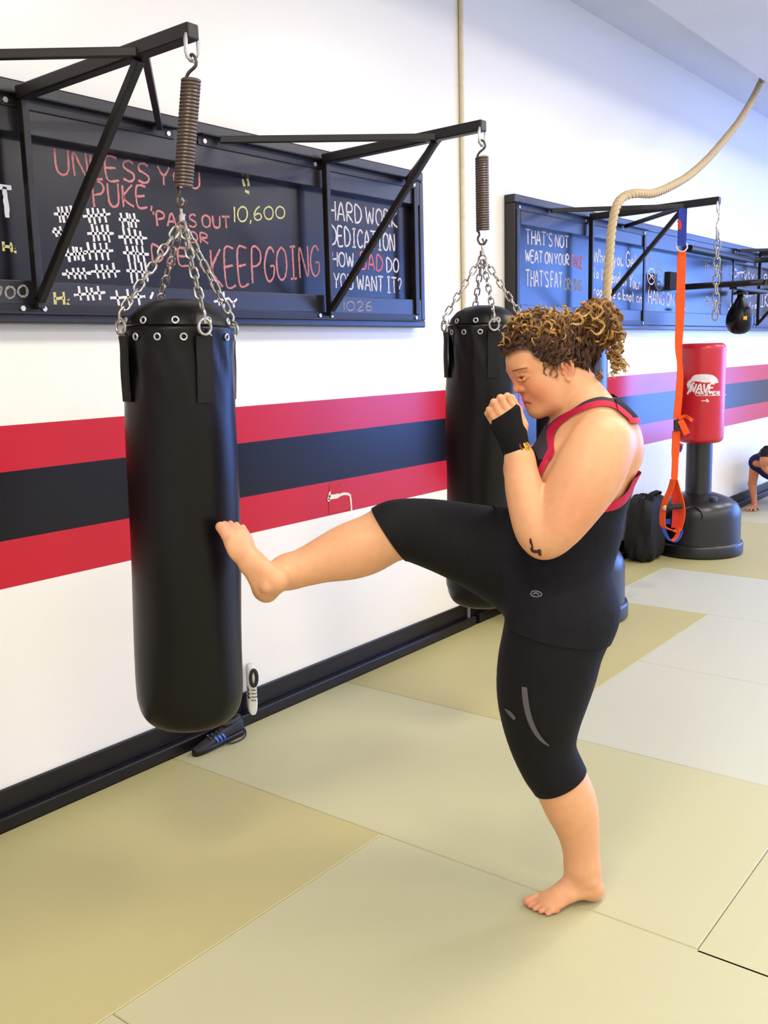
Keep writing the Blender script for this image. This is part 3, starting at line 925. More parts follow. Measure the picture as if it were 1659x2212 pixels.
def sp(x, y, dd=0.0):
    return on_depth(x, y, dpt + dd)
R2D = nrm(np.array([A_DIR[0], A_DIR[1], 0]))
MB().ribbon([sp(1475, 447, -.03), sp(1474, 480, -.035), sp(1473, 520, -.03), sp(1472, 531, -.03)], R2D, 0.052, 0.01).build('anchor_strap', M_blueweb, t, smooth=False)
MB().ribbon([sp(1475, 447, .03), sp(1474, 480, .02), sp(1473, 520, -.005)], R2D, 0.05, 0.008).build('anchor_strap', M_blueweb, t, smooth=False)
MB().ribbon(spline([sp(1466, 476, -.045), sp(1469, 486, -.045), sp(1467, 496, -.045)], 4), R2D, 0.018, 0.008).build('tab', M_redweb, t, smooth=False)
MB().ring(sp(1473, 532, -.03), 0.033, 0.005, -B_DIR + np.array([0, 0, .2]), 28, 8).build('ring', M_bolt, t)
MB().ribbon(spline([sp(1473, 541), sp(1471, 600), sp(1469, 680), sp(1466, 750), sp(1469, 800), sp(1467, 850), sp(1462, 905)], 5), R2D,
            list(np.interp(np.linspace(0, 1, 31), [0, .3, .5, .6, .75, 1], [.052, .056, .046, .032, .044, .046])), 0.006).build('webbing', M_orange, t, smooth=False)
MB().ribbon([sp(1462, 906, -.012), sp(1462, 931, -.012)], R2D, 0.038, 0.018).build('buckle', M_plastic, t, bevel=0.003, smooth=False)
MB().ribbon(spline([sp(1466, 905, -.02), sp(1478, 899, -.03), sp(1488, 903, -.05), sp(1496, 909, -.05)], 5), nrm(np.array([0, 0, 1]) + R2D*0.3), 0.022, 0.004).build('strap_tail', M_orange, t, smooth=False)
MB().ribbon(spline([sp(1470, 908, -.02), sp(1476, 920, -.03), sp(1484, 938, -.03)], 5), R2D, 0.042, 0.004).build('strap_tail', M_orange, t, smooth=False)
MB().ribbon(spline([sp(1461, 931), sp(1459, 980), sp(1457, 1030), sp(1455, 1040)], 5), R2D, [.048]*6 + [.04]*5 + [.034]*5, 0.012).build('lower_strap', M_orange, t, smooth=False)
MB().ribbon(spline([sp(1466, 958, .01), sp(1471, 966, .01), sp(1467, 976, .01)], 5), R2D, 0.02, 0.008).build('tab', M_blueweb, t, smooth=False)
MB().ribbon(spline([sp(1470, 959, -.01), sp(1476, 962, -.01)], 5), np.array([0, 0, 1.]), 0.012, 0.006).build('tab', M_redweb, t, smooth=False)
for pts in ([(1454, 1036), (1447, 1060), (1436, 1085), (1431, 1115), (1432, 1135), (1442, 1142), (1455, 1146)], [(1458, 1036), (1464, 1058), (1472, 1085), (1474, 1112), (1468, 1138), (1462, 1146), (1453, 1147)]):
    MB().ribbon(spline([sp(x, y, -.005) for x, y in pts], 5), B_DIR + A_DIR*0.6, 0.045, 0.006).build('handle_loop', M_orange, t, smooth=False)
MB().ribbon(spline([sp(1457, 1040, .01), sp(1459, 1075, .012), sp(1461, 1100, .012), sp(1458, 1140, .012)], 5), R2D, 0.05, 0.004).build('inner_strap', M_redweb, t, smooth=False)
MB().tube([sp(1437, 1097, -.035), sp(1443, 1097, -.035), sp(1443, 1097, -.035), sp(1473, 1093, -.035)], 0.017, 14).build('handle', mat('black_foam_grip', rgb(28, 22, 24), 0.7, vary=0.1), t)
MB().ball(sp(1437, 1097, -.035), 0.0175, 12, 8).build('handle_cap', mat('pale_cap', rgb(214, 190, 150), 0.5, vary=0.05), t)
MB().ribbon([sp(1441, 1121, -.012), sp(1441, 1132, -.012)], R2D, 0.042, 0.004).build('tag', M_blueweb, t, smooth=False)
MB().ribbon(spline([sp(1434, 1140, .02), sp(1437, 1152, .02), sp(1446, 1166, .02), sp(1457, 1169, .02), sp(1466, 1160, .02), sp(1470, 1148, .02), sp(1468, 1136, .02)], 5), B_DIR + A_DIR*0.3, 0.042, 0.005).build('foot_cradle', mat('bright_blue_webbing', rgb(30, 84, 205), 0.6, vary=0.1, scale=150), t, smooth=False)
MB().ribbon(spline([sp(1464, 1140, -.02), sp(1464, 1152, -.02), sp(1458, 1163, -.02), sp(1451, 1168, -.02)], 5), B_DIR + A_DIR*0.8, 0.026, 0.005).build('foot_loop', M_orange, t, smooth=False)

# ------------------------------------------------------------------ climbing rope lying over the bracket
t = thing('climbing_rope', 'thick tan climbing rope slung from the ceiling over the bracket brace', 'rope', (5.2, 2.45, 2.2))
yr = 2.40
rp = [on_y(1310, 735, yr), on_y(1311, 700, yr), on_y(1311, 640, yr), on_y(1316, 560, yr), on_y(1322, 490, yr), on_y(1331, 448, yr), on_y(1345, 427, yr + .02), on_y(1372, 418, yr), on_y(1410, 418, yr), on_y(1450, 402, yr), on_y(1490, 378, yr),
      on_y(1530, 342, yr), on_y(1570, 296, yr), on_y(1600, 257, yr), on_y(1632, 202, yr), on_y(1659, 142, yr), on_y(1676, 90, yr), on_y(1690, 40, yr)]
cl = spline(rp, 10)
top = cl[-1]
cl = np.vstack([cl, [top + (np.array([top[0] + .1, yr - .05, Z_CEIL - .23]) - top)*k for k in (.34, .67, 1.0)]])
sd = np.r_[0, np.cumsum(np.linalg.norm(np.diff(cl, axis=0), axis=1))]
k = int(sd[-1]/0.009)
cl = np.array([np.interp(np.linspace(0, sd[-1], k), sd, cl[:, j]) for j in range(3)]).T
T = nrm_rows(np.gradient(cl, axis=0))
x = frame_from(T[0])[0]
X_ = []
for i in range(k):
    x = nrm(x - T[i]*(x @ T[i]))
    X_.append(x)
X_ = np.array(X_)
Y_ = np.cross(T, X_)
sl = np.linspace(0, sd[-1], k)
mb = MB()
for s in range(3):
    a = 2*pi*s/3 + sl*2*pi/0.115
    mb.tube(cl + 0.0125*(np.cos(a)[:, None]*X_ + np.sin(a)[:, None]*Y_), 0.0148, 8)
mb.build('rope', M_rope, t, angle=180)

# ------------------------------------------------------------------ speed bag and its mount
t = thing('speed_bag_mount', 'black tubular wall mount holding the small speed bag', 'bracket', (7.7, WALL_Y - OFF_F, 2.0))
xA = wx(1478, 620)
zA = on_wall(1478, 620, OFF_F)[2]
pA = on_x(1630, 606, xA)
xB = xA + 1.35
loop = [(xA, WALL_Y - OFF_F - .001, zA), (xA, pA[1] + .1, zA), (xA, pA[1] + .02, zA), (xA + .05, pA[1] - .06, zA), (xA + .14, pA[1] - .09, zA), (xB - .14, pA[1] - .09, zA), (xB - .04, pA[1] - .05, zA), (xB, pA[1] + .03, zA), (xB, WALL_Y - OFF_F - .001, zA)]
MB().tube(spline([np.array(p) for p in loop], 6), 0.024, 12).build('loop_tube', M_steel, t)
zU = on_wall(1487, 526, OFF_F + .04)[2] - .03
up_ = [(wx(1482, 525), WALL_Y - OFF_F - .03, zU), (xA + .9, WALL_Y - OFF_F - .03, zU), (xB + .15, WALL_Y - OFF_F - .03, zU - .0), (xB + .3, WALL_Y - OFF_F - .05, zU), (xB + .36, WALL_Y - OFF_F - .2, zU), (xB + .36, pA[1], zU)]
MB().tube(spline([np.array(p) for p in up_], 6), 0.026, 12).build('upper_tube', M_steel, t)
c_ = on_wall(1450, 607, OFF_F + .03)
MB().box((c_[0] - .075, WALL_Y - OFF_F - .05, c_[2] - .068), (c_[0] + .075, WALL_Y - OFF_F - .0004, c_[2] + .068)).build('end_block', M_web, t, bevel=0.006, smooth=False)
sb = on_y(1600, 622, 2.52)
MB().bar((xA, sb[1], zA - .03), (xB, sb[1], zA - .03), .06, .02).build('cross_plate', M_steel, t, bevel=.004, smooth=False)
MB().lathe([(.055, 0), (.06, .012), (.05, .02), (.03, .03)], 24, (sb[0], sb[1], zA - .075)).build('swivel_disc', M_steel, t)
tip_s = np.array([sb[0], sb[1], zA - .075])
t = thing('speed_bag', 'small black teardrop speed bag hanging above the red bag', 'speed bag', tip_s)
z0 = on_y(1599, 722, 2.52)[2]
L_ = tip_s[2] - .05 - z0
prof = [(.001, 0), (.04, .005), (.075, .025), (.098, .06), (.106, .10), (.1, .15), (.078, .205), (.05, .25), (.028, .29), (.017, .325), (.013, L_)]
MB().lathe([tuple(p) for p in spline([np.array((r_, z_)) for r_, z_ in prof], 4)], 36, (sb[0], sb[1], z0)).build('bladder', M_leather, t)
MB().tube([tip_s, tip_s - np.array([0, 0, .055])], .012, 10).build('swivel', M_steel, t)
lb = MB()
c_ = np.array([sb[0], sb[1], z0 + .125])
dcam = nrm(EYE - c_)
dcam = nrm(np.array([dcam[0], dcam[1], 0]))
sd_ = np.cross([0, 0, 1], dcam)
for u in (-.012, .004, .02):
    a_ = nrm(dcam + sd_*(.42 + u*6))
    lb.obox(c_ + a_*.1035, np.cross([0, 0, 1], a_)*.006, np.array([0, 0, .011 + .3*abs(u)]), a_*.002)
lb.build('print', M_yellow, t, smooth=False)


# ------------------------------------------------------------------ freestanding bags
def stand_bag(name, label, cat, c, Rb, zpost0, z0, z1, Rp, Rbag, m_bag, group):
    t = thing(name, label, cat, (c[0], c[1], 0), group)
    o = (c[0], c[1], 0.0)
    base = [(Rb*.94, 0.0), (Rb, .012), (Rb, .082), (Rb*.985, .094), (Rb*.945, .10), (Rb*.94, .115), (Rb*.935, .30), (Rb*.915, .345), (Rb*.86, .385), (Rb*.74, .418), (Rb*.55, .445), (Rb*.4, .462), (Rp + .01, zpost0)]
    MB().lathe(base, 64, o).build('base', M_plastic, t, angle=50)
    # moulded hand recess and filler cap, facing the room
    d0 = nrm(np.array([-c[0], -c[1], 0.0]))
    s0 = np.cross([0, 0, 1], d0)
    fr = []
    for a in np.linspace(-0.15*pi, 1.15*pi, 20):
        u = .085*cos(a)
        z_ = .335 + .062*sin(a)
        rr = np.interp(z_, [.0, .30, .345, .385, .418], [Rb*.94, Rb*.935, Rb*.915, Rb*.86, Rb*.74])
        dd = nrm(d0 + s0*(-.12) + s0*u/Rb)
        fr.append(np.array(o) + dd*(rr + .004) + np.array([0, 0, z_]))
    MB().tube(fr, .010, 8).build('recess_rim', M_plastic, t)
    dd = nrm(d0 + s0*.62)
    MB().lathe([(.028, 0), (.028, .03), (.024, .036), (.001, .037)], 18, np.array(o) + dd*Rb*.62 + np.array([0, 0, .425])).build('filler_cap', M_plastic, t)
    MB().lathe([(Rp + .004, zpost0 - .01), (Rp, zpost0 + .02), (Rp, z0 + .05)], 32, o).build('post', M_plastic, t)
    e = .045
    bag = [(.001, z0)] + [(Rbag - e + e*sin(a), z0 + e - e*cos(a)) for a in np.linspace(0, pi/2, 7)] + [(Rbag*1.005, (z0 + z1)/2)] + [(Rbag - e + e*cos(a), z1 - e + e*sin(a)) for a in np.linspace(0, pi/2, 7)] + [(.001, z1)]
    MB().lathe(bag, 64, o).build('bag', m_bag, t)
    return t, d0, s0


def on_axis(x, y, c):            # height where the pixel ray passes closest to a vertical axis
    d = ray(x, y)
    k = (c[0]*d[0] + c[1]*d[1])/(d[0]**2 + d[1]**2)
    return EYE[2] + d[2]*k


cr = np.array([7.30, 2.585])
distr = np.hypot(*cr)
rbag = distr*sin((np.arctan2(*ray(1584, 850)[:2]) - np.arctan2(*ray(1480, 850)[:2]))/2)
zr0, zr1 = on_axis(1527, 955, cr), on_axis(1533, 741, cr)
t, d0, s0 = stand_bag('freestanding_bag', 'red freestanding punching bag on a black base by the far wall', 'punching bag', cr, .345, .47, zr0, zr1, .098, rbag, M_redv, 'freestanding bags')
# printed emblem wrapped on the vinyl
def on_bag(x, y):                # photo point on the red cylinder
    d = ray(x, y)
    p = d[0]**2 + d[1]**2
    q = d[0]*cr[0] + d[1]*cr[1]
    disc = q*q - p*(distr**2 - (rbag + .0025)**2)
    k = (q - math.sqrt(max(0, disc)))/p
    return EYE + d*k
E6 = lambda x, y: (1300 + x/3.95, 700 + y/3.95)


def bagpoly(pts, name, m):
    P = [on_bag(*E6(x, y)) for x, y in pts]
    Q = [np.array([cr[0], cr[1], p[2]]) + (p - np.array([cr[0], cr[1], p[2]]))*((rbag + .0005)/(rbag + .0025)) for p in P]
    k = len(P)
    fs = [tuple(range(k - 1, -1, -1))] + [(i, (i + 1) % k, k + (i + 1) % k, k + i) for i in range(k)]
    return link_mesh(name, P + Q, fs, m, t, smooth=False)
# wave-shaped white crest, built as narrow strips so it follows the curve
crest_t = [(725, 515), (735, 490), (760, 470), (775, 445), (800, 432), (840, 428), (880, 428), (920, 430), (950, 438), (975, 455), (990, 475), (995, 492)]
crest_b = [(735, 560), (745, 530), (770, 492), (785, 490), (805, 488), (845, 495), (880, 500), (920, 498), (950, 503), (975, 505), (988, 502), (996, 500)]
for i in range(len(crest_t) - 1):
    bagpoly([crest_t[i], crest_t[i + 1], crest_b[i + 1], crest_b[i]], 'emblem', M_white)
mb = MB()
def bagstroke(pts, w):
    P = np.array([on_bag(*E6(x, y)) for x, y in pts])
    P = spline(P, 4) if len(P) > 2 else P
    Nn = nrm_rows(np.array([[p[0] - cr[0], p[1] - cr[1], 0] for p in P]))
    T = nrm_rows(np.gradient(P, axis=0))
    mb.ribbon(P, np.cross(T, Nn), w, .002)
def bagtext(txt, x, y, h, wd, sl, w):
    for c in txt:
        for s in _G[c].split(';'):
            pts = []
            for q in s.split():
                gx, gy = (float(v) for v in q.split(','))
                pts.append((x + gx*wd + gy*h*sl, y - gy*h))
            bagstroke(pts, w)
        x += (_ADV[c] + .16)*wd
bagtext('WAVE', 742, 580, 68, 62, .18, .012)
bagtext('MASTER', 795, 602, 26, 42, .2, .007)
bagstroke([(800, 610), (900, 612), (1000, 608), (1060, 604)], .004)
bagstroke([(730, 600), (770, 520), (790, 500)], .014)
bagstroke([(850, 656), (885, 655), (915, 657)], .006)
bagstroke([(893, 640), (903, 656), (900, 668)], .012)
mb.build('lettering', M_white, t, smooth=False)

cf = np.array([5.13, 2.585])
zf1 = on_axis(1240, 738, cf)
M_blackv = mat('black_vinyl_cover', rgb(30, 30, 36), 0.3, spec=0.55, vary=0.1)
stand_bag('freestanding_bag', 'black freestanding punching bag mostly hidden behind the woman', 'punching bag', cf, .345, .47, .80, zf1, .098, .205, M_blackv, 'freestanding bags')

# ------------------------------------------------------------------ soft black gym bag by the wall
def soft_box(c, h, seed, p=4.0, amp=.012, nu=40, nv=24):
    rg = np.random.default_rng(seed)
    vs, fs = [], []
    ph = rg.uniform(0, 6, 6)
    for i in range(nv + 1):
        th = pi*i/nv
        for j in range(nu):
            a = 2*pi*j/nu
            d = np.array([sin(th)*cos(a), sin(th)*sin(a), -cos(th)])
            k = (np.abs(d)**p).sum()**(-1/p)
            q = d*k*np.asarray(h)
            w_ = amp*(sin(7*a + ph[0] + 3*th) + .7*sin(13*a + ph[1] - 5*th) + .6*sin(5*th + ph[2] + 2*a))
            q = q*(1 + w_/max(h))
            q[2] = max(q[2], -h[2])
            vs.append(np.asarray(c) + q)
    for i in range(nv):
        for j in range(nu):
            k = (j + 1) % nu
            fs.append((i*nu + j, i*nu + k, (i + 1)*nu + k, (i + 1)*nu + j))
    return vs, fs
M_nylon = mat('black_nylon_fabric', rgb(24, 22, 26), 0.75, spec=0.3, vary=0.2, scale=40, bump=0.3, bscale=90)
c_ = np.array([6.80, 2.80, .25])
t = thing('gym_bag', 'slouching black fabric gym bag against the wall beside the red bag', 'bag', (c_[0], c_[1], .0))
v_, f_ = soft_box(c_, (.17, .115, .245), 11, 4.5, .009)
link_mesh('bag_body', v_, f_, M_nylon, t)
MB().ribbon(spline([c_ + np.array(q) for q in ((-.1, -.05, .24), (-.08, -.07, .27), (0, -.08, .28), (.08, -.07, .27), (.1, -.05, .24))], 5), np.array([0, 1, 0.2]), .035, .005).build('handle', M_web, t, smooth=False)
MB().tube([c_ + np.array((-.13, -.02, .238)), c_ + np.array((0, -.02, .247)), c_ + np.array((.13, -.02, .238))], .005, 6).build('zip', M_plastic, t)


# ------------------------------------------------------------------ shoes along the kerb
def shoe(name, label, cat, heel, toe, up, scale, body_m, sole_m, stripes_m, collar_m, group=None):
    """Low trainer lofted along its length; heel/toe: ends of the sole line, up: direction out of the sole."""
    heel, toe = np.asarray(heel, float), np.asarray(toe, float)
    L = np.linalg.norm(toe - heel)
    f = nrm(toe - heel)
    u = nrm(np.asarray(up, float) - f*(f @ np.asarray(up, float)))
    s = np.cross(u, f)
    t = thing(name, label, cat, (heel + toe)/2, group)
    st = np.array([0, .03, .1, .2, .32, .45, .58, .7, .8, .9, .97, 1.0])
    wd = np.array([.055, .085, .1, .105, .105, .108, .118, .128, .128, .116, .088, .05])*.28*1.45
    ht = np.array([.14, .26, .30, .30, .27, .24, .20, .165, .14, .115, .08, .05])*L*1.0
    wd = wd*(L/.28)
    def loft(w, z0, z1, pw):
        vs, fs, nn = [], [], 20
        for i in range(len(st)):
            for j in range(nn):
                a = 2*pi*j/nn
                ca, sa = cos(a), sin(a)
                xx = w[i]*.5*np.sign(ca)*abs(ca)**pw
                zz = (z0[i] + z1[i])/2 + (z1[i] - z0[i])/2*np.sign(sa)*abs(sa)**pw
                vs.append(heel + f*st[i]*L + s*xx + u*zz)
        for i in range(len(st) - 1):
            for j in range(nn):
                k = (j + 1) % nn
                fs.append((i*nn + j, i*nn + k, (i + 1)*nn + k, (i + 1)*nn + j))
        fs += [tuple(range(nn - 1, -1, -1)), tuple(range((len(st) - 1)*nn, len(st)*nn))]
        return vs, fs
    so = .095*L
    v, fc = loft(wd*1.06, np.zeros(12), np.full(12, so), .45)
    link_mesh('sole', v, fc, sole_m, t, angle=60)
    v, fc = loft(wd, np.full(12, so*.7), np.maximum(ht, so*1.1), .75)
    link_mesh('upper', v, fc, body_m, t, angle=60)
    col = [heel + f*L*(.24 + .16*cos(a)) + s*wd[3]*.42*sin(a) + u*(ht[3]*1.0 - .02*L*cos(a)) for a in np.linspace(0, 2*pi, 21)[:-1]]
    MB().tube(col, .035*L, 8, closed=True).build('collar', collar_m, t)
    mb = MB()
    for k in range(3):
        x = .44 + .075*k
        w_ = np.interp(x, st, wd)*.5
        for q in (-1, 1):
            P = [heel + f*L*x + s*q*(w_*1.0 + .001) + u*so*1.1, heel + f*L*(x + .03) + s*q*(w_*.99 + .002) + u*(so + .055*L), heel + f*L*(x + .055) + s*q*w_*.86 + u*(so + .09*L)]
            mb.ribbon(spline(P, 4), f, .028*L, .004)
    mb.build('stripe', stripes_m, t, smooth=False)
    lc = MB()
    for k in range(4):
        x = .48 + .07*k
        z = np.interp(x, st, ht)
        w_ = np.interp(x, st, wd)*.3
        lc.tube([heel + f*L*x - s*w_ + u*(z - .012*L), heel + f*L*(x + .01) + u*(z + .012*L), heel + f*L*(x + .02) + s*w_ + u*(z - .012*L)], .008*L, 6)
    lc.build('lace', collar_m, t)
    return t
M_shoe = mat('white_shoe_leather', rgb(225, 222, 216), 0.5, vary=0.05)
M_rub = mat('grey_rubber', rgb(190, 186, 178), 0.6, vary=0.1)
M_blk = mat('black_shoe_mesh', rgb(26, 24, 30), 0.6, vary=0.15, scale=80)
M_bluesh = mat('blue_shoe_trim', rgb(60, 110, 215), 0.35)
toe_ = on_y(552, 1544, 2.925)
heel_ = on_y(553, 1437, 2.925)
shoe('sneaker', 'white three-striped sneaker stood on its toe against the baseboard', 'shoe', heel_ + np.array([0, .045, 0]), toe_ + np.array([0, .02, .0]), (-.55, -1, 0), 1, M_shoe, M_rub, M_blk, M_blk)
h2_ = on_y(520, 1578, 2.93)
t2_ = on_y(400, 1612, 2.93)
zk = .056
shoe('sneaker', 'flat black sneaker with blue side stripes lying on the mat under the kicked bag', 'shoe', (2.665, 2.885, .001), (2.385, 2.878, .001), (0, 0, 1), 1, M_blk, M_trim, M_bluesh, M_blk)
c_ = on_floor(500, 1592, .03)
t = thing('cord_loop', 'thin black cord loop hanging off the kerb onto the mat', 'cord', on_floor(505, 1600))
P = [on_y(465, 1601, 2.93), on_floor(482, 1606, .012), on_floor(505, 1604, .006), on_floor(526, 1594, .006), on_floor(531, 1583, .012), on_floor(526, 1572, .03), on_y(516, 1567, 2.93)]
MB().tube(spline(P, 6), .0035, 6).build('cord', M_blk, t)
# ------------------------------------------------------------------ implicit-surface toolkit for the figures
import openvdb as vdb
from mathutils.bvhtree import BVHTree
BASIS = np.array([A_DIR, B_DIR, [0, 0, 1.0]])       # rows: forward, away, up


def to_world(p):
    return np.asarray(p) @ BASIS


def to_local(p):
    return np.asarray(p) @ BASIS.T


def smin(a, b, k):
    h = np.maximum(k - np.abs(a - b), 0)/k
    return np.minimum(a, b) - h*h*k*0.25


class Prims(list):
    """Ordered list of blended shapes; each is (sign, function, low corner, high corner, blend)."""

    def limb(self, pts, rad, k=0.02, w=None, s=1.0, inner=0.012):
        P = np.asarray(pts, float)
        R = np.asarray(rad, float)*np.ones(len(P))
        wv = None if w is None else nrm(w)
        def fn(X, Y, Z):
            out = None
            for i in range(len(P) - 1):
                a, b = P[i], P[i + 1]
                ba = b - a
                px, py, pz = X - a[0], Y - a[1], Z - a[2]
                t = np.clip((px*ba[0] + py*ba[1] + pz*ba[2])/(ba @ ba), 0, 1)
                dx, dy, dz = px - ba[0]*t, py - ba[1]*t, pz - ba[2]*t
                if wv is not None and s != 1.0:
                    c = (dx*wv[0] + dy*wv[1] + dz*wv[2])*(1 - 1/s)
                    dx, dy, dz = dx - c*wv[0], dy - c*wv[1], dz - c*wv[2]
                tt = t*t*(3 - 2*t)*.5 + t*.5
                d = np.sqrt(dx*dx + dy*dy + dz*dz) - (R[i] + (R[i + 1] - R[i])*tt)
                out = d if out is None else smin(out, d, inner)
            return out
        m = R.max()*max(1, s) + k + .012
        self.append((1, fn, P.min(0) - m, P.max(0) + m, k))
        return self

    def slimb(self, rows, k=0.02, w=None, s=1.0, inner=0.02, sub=4):
        p, r = L3(rows)
        q = spline([np.r_[a, b] for a, b in zip(p, r)], sub)
        return self.limb(q[:, :3], q[:, 3], k, w, s, inner)

    def ell(self, c, r, k=0.02, rot=None, sign=1):
        c, r = np.asarray(c, float), np.asarray(r, float)*np.ones(3)
        A = np.eye(3) if rot is None else np.asarray(rot, float)     # rows: own axes
        def fn(X, Y, Z):
            x, y, z = X - c[0], Y - c[1], Z - c[2]
            q = [(A[i, 0]*x + A[i, 1]*y + A[i, 2]*z) for i in range(3)]
            k0 = np.sqrt(sum((q[i]/r[i])**2 for i in range(3)))
            k1 = np.sqrt(sum((q[i]/r[i]**2)**2 for i in range(3))) + 1e-9
            return k0*(k0 - 1)/k1
        m = r.max() + k + .012
        self.append((sign, fn, c - m, c + m, k))
        return self


def surface(prims, lo, hi, vox, iso=0.0):
    """Mesh of the blended shapes inside the box lo..hi."""
    lo, hi = np.asarray(lo, float), np.asarray(hi, float)
    n = np.ceil((hi - lo)/vox).astype(int) + 1
    BG = np.float32(0.03)
    arr = np.full(n, BG, np.float32)
    ax = [(lo[i] + vox*np.arange(n[i])).astype(np.float32) for i in range(3)]
    for sg, fn, l, h, k in prims:
        i0 = np.clip(np.floor((l - lo)/vox).astype(int), 0, n)
        i1 = np.clip(np.ceil((h - lo)/vox).astype(int) + 1, 0, n)
        if (i1 <= i0).any():
            continue
        sl = tuple(slice(a, b) for a, b in zip(i0, i1))
        d = fn(ax[0][sl[0]][:, None, None], ax[1][sl[1]][None, :, None], ax[2][sl[2]][None, None, :]).astype(np.float32)
        cur = arr[sl]
        arr[sl] = smin(cur, d, np.float32(k)) if sg > 0 else -smin(-cur, d, np.float32(k))
    np.clip(arr, -BG, BG, out=arr)
    g = vdb.FloatGrid(float(BG))
    g.copyFromArray(arr)
    del arr
    v, q = g.convertToQuads(isovalue=iso)
    v = np.asarray(v, float)*vox + lo
    q = np.asarray(q, int)
    tri = np.concatenate([q[:, [0, 1, 2]], q[:, [0, 2, 3]]])
    return v, tri


def clip(v, tri, f):
    """Keep the part of a triangle mesh where f <= 0, cutting cleanly along f = 0."""
    ins = f <= 0
    c = ins[tri].sum(1)
    out = [tri[c == 3]]
    new, cache = [], {}
    nv = len(v)
    def cut(a, b):
        key = (a, b) if a < b else (b, a)
        if key not in cache:
            t = f[a]/(f[a] - f[b])
            cache[key] = nv + len(new)
            new.append(v[a] + (v[b] - v[a])*t)
        return cache[key]
    add = []
    for t in tri[(c == 1) | (c == 2)]:
        m = ins[t]
        if m.sum() == 1:
            i = int(np.argmax(m))
            a, b, d = t[i], t[(i + 1) % 3], t[(i + 2) % 3]
            add.append((a, cut(a, b), cut(a, d)))
        else:
            i = int(np.argmin(m))
            a, b, d = t[i], t[(i + 1) % 3], t[(i + 2) % 3]
            p, q = cut(a, b), cut(a, d)
            add += [(p, b, d), (p, d, q)]
    if add:
        out.append(np.array(add, int))
    tri = np.concatenate(out) if out else np.zeros((0, 3), int)
    vv = np.vstack([v, np.array(new).reshape(-1, 3)])
    used, inv = np.unique(tri, return_inverse=True)
    return vv[used], inv.reshape(-1, 3)


def poly_sd(pts, x, y):
    """Signed distance to a closed 2-D outline (negative inside)."""
    P = np.asarray(pts, float)
    d = np.full(x.shape, 1e9)
    s = np.ones(x.shape)
    for i in range(len(P)):
        a, b = P[i], P[i - 1]
        e = b - a
        wx_, wy_ = x - a[0], y - a[1]
        t = np.clip((wx_*e[0] + wy_*e[1])/(e @ e), 0, 1)
        d = np.minimum(d, (wx_ - e[0]*t)**2 + (wy_ - e[1]*t)**2)
        c1, c2_, c3 = y >= a[1], y < b[1], e[0]*wy_ > e[1]*wx_
        flip = (c1 & c2_ & c3) | (~c1 & ~c2_ & ~c3)
        s = np.where(flip, -s, s)
    return s*np.sqrt(d)


def tri_mesh(name, v, tri, m, parent, flip=False, thick=0.0):
    t = tri[:, ::-1] if flip else tri
    o = link_mesh(name, to_world(v), t, m, parent, angle=180)
    if thick:
        s = o.modifiers.new('cloth', 'SOLIDIFY')
        s.thickness = thick
        s.offset = 1.0
    return o


DC = 2.563                      # distance of the kicker's plane


def P3(x, y, db=0.0):           # photo point -> local (forward, away, up)
    return to_local(on_depth(x, y, DC + db))


def RP(r, p):                   # radius in photo pixels -> metres at local point p
    w = to_world(p) - EYE
    return r*(w @ _fw)/FPX


def L3(rows):                   # rows of (x, y, db, radius px)
    p = [P3(*q[:3]) for q in rows]
    return p, [RP(q[3], s) for q, s in zip(rows, p)]


# ------------------------------------------------------------------ skin
def skin_mat(name, base, rough=0.5):
    n = N(name)
    a = n.add('ShaderNodeAttribute', attribute_name='tint')
    f = n.noise(38, 4, 0.6)
    mx = n.add('ShaderNodeMixRGB', blend_type='MULTIPLY')
    mx.inputs['Fac'].default_value = 1.0
    n.link(a.outputs['Color'], mx.inputs['Color1'])
    n.link(n.ramp(f, [(0.3, (0.94, 0.92, 0.91, 1)), (0.7, (1, 1, 1, 1))]), mx.inputs['Color2'])
    n.link(mx.outputs['Color'], n.b.inputs['Base Color'])
    n.set(Roughness=rough)
    n.b.inputs['Specular IOR Level'].default_value = 0.35
    n.b.inputs['Subsurface Weight'].default_value = 0.12
    n.b.inputs['Subsurface Radius'].default_value = (0.012, 0.005, 0.003)
    n.b.inputs['Subsurface Scale'].default_value = 1.0
    n.bump(n.noise(700, 2, 0.5), 0.05, 0.001)
    return n.m


def paint(o, v, base, spots):
    """Natural skin colour: base tone plus flushed areas (centre, radius, colour, amount)."""
    c = np.tile(np.array(base[:3]), (len(v), 1))
    for p, r, col, amt in spots:
        d = np.linalg.norm((v - np.asarray(p))/np.asarray(r), axis=1)
        w = (np.clip(1 - d, 0, 1)**1.3*amt)[:, None]
        c = c*(1 - w) + np.array(col[:3])*w
    at = o.data.color_attributes.new('tint', 'FLOAT_COLOR', 'POINT')
    at.data.foreach_set('color', np.hstack([c, np.ones((len(c), 1))]).ravel())


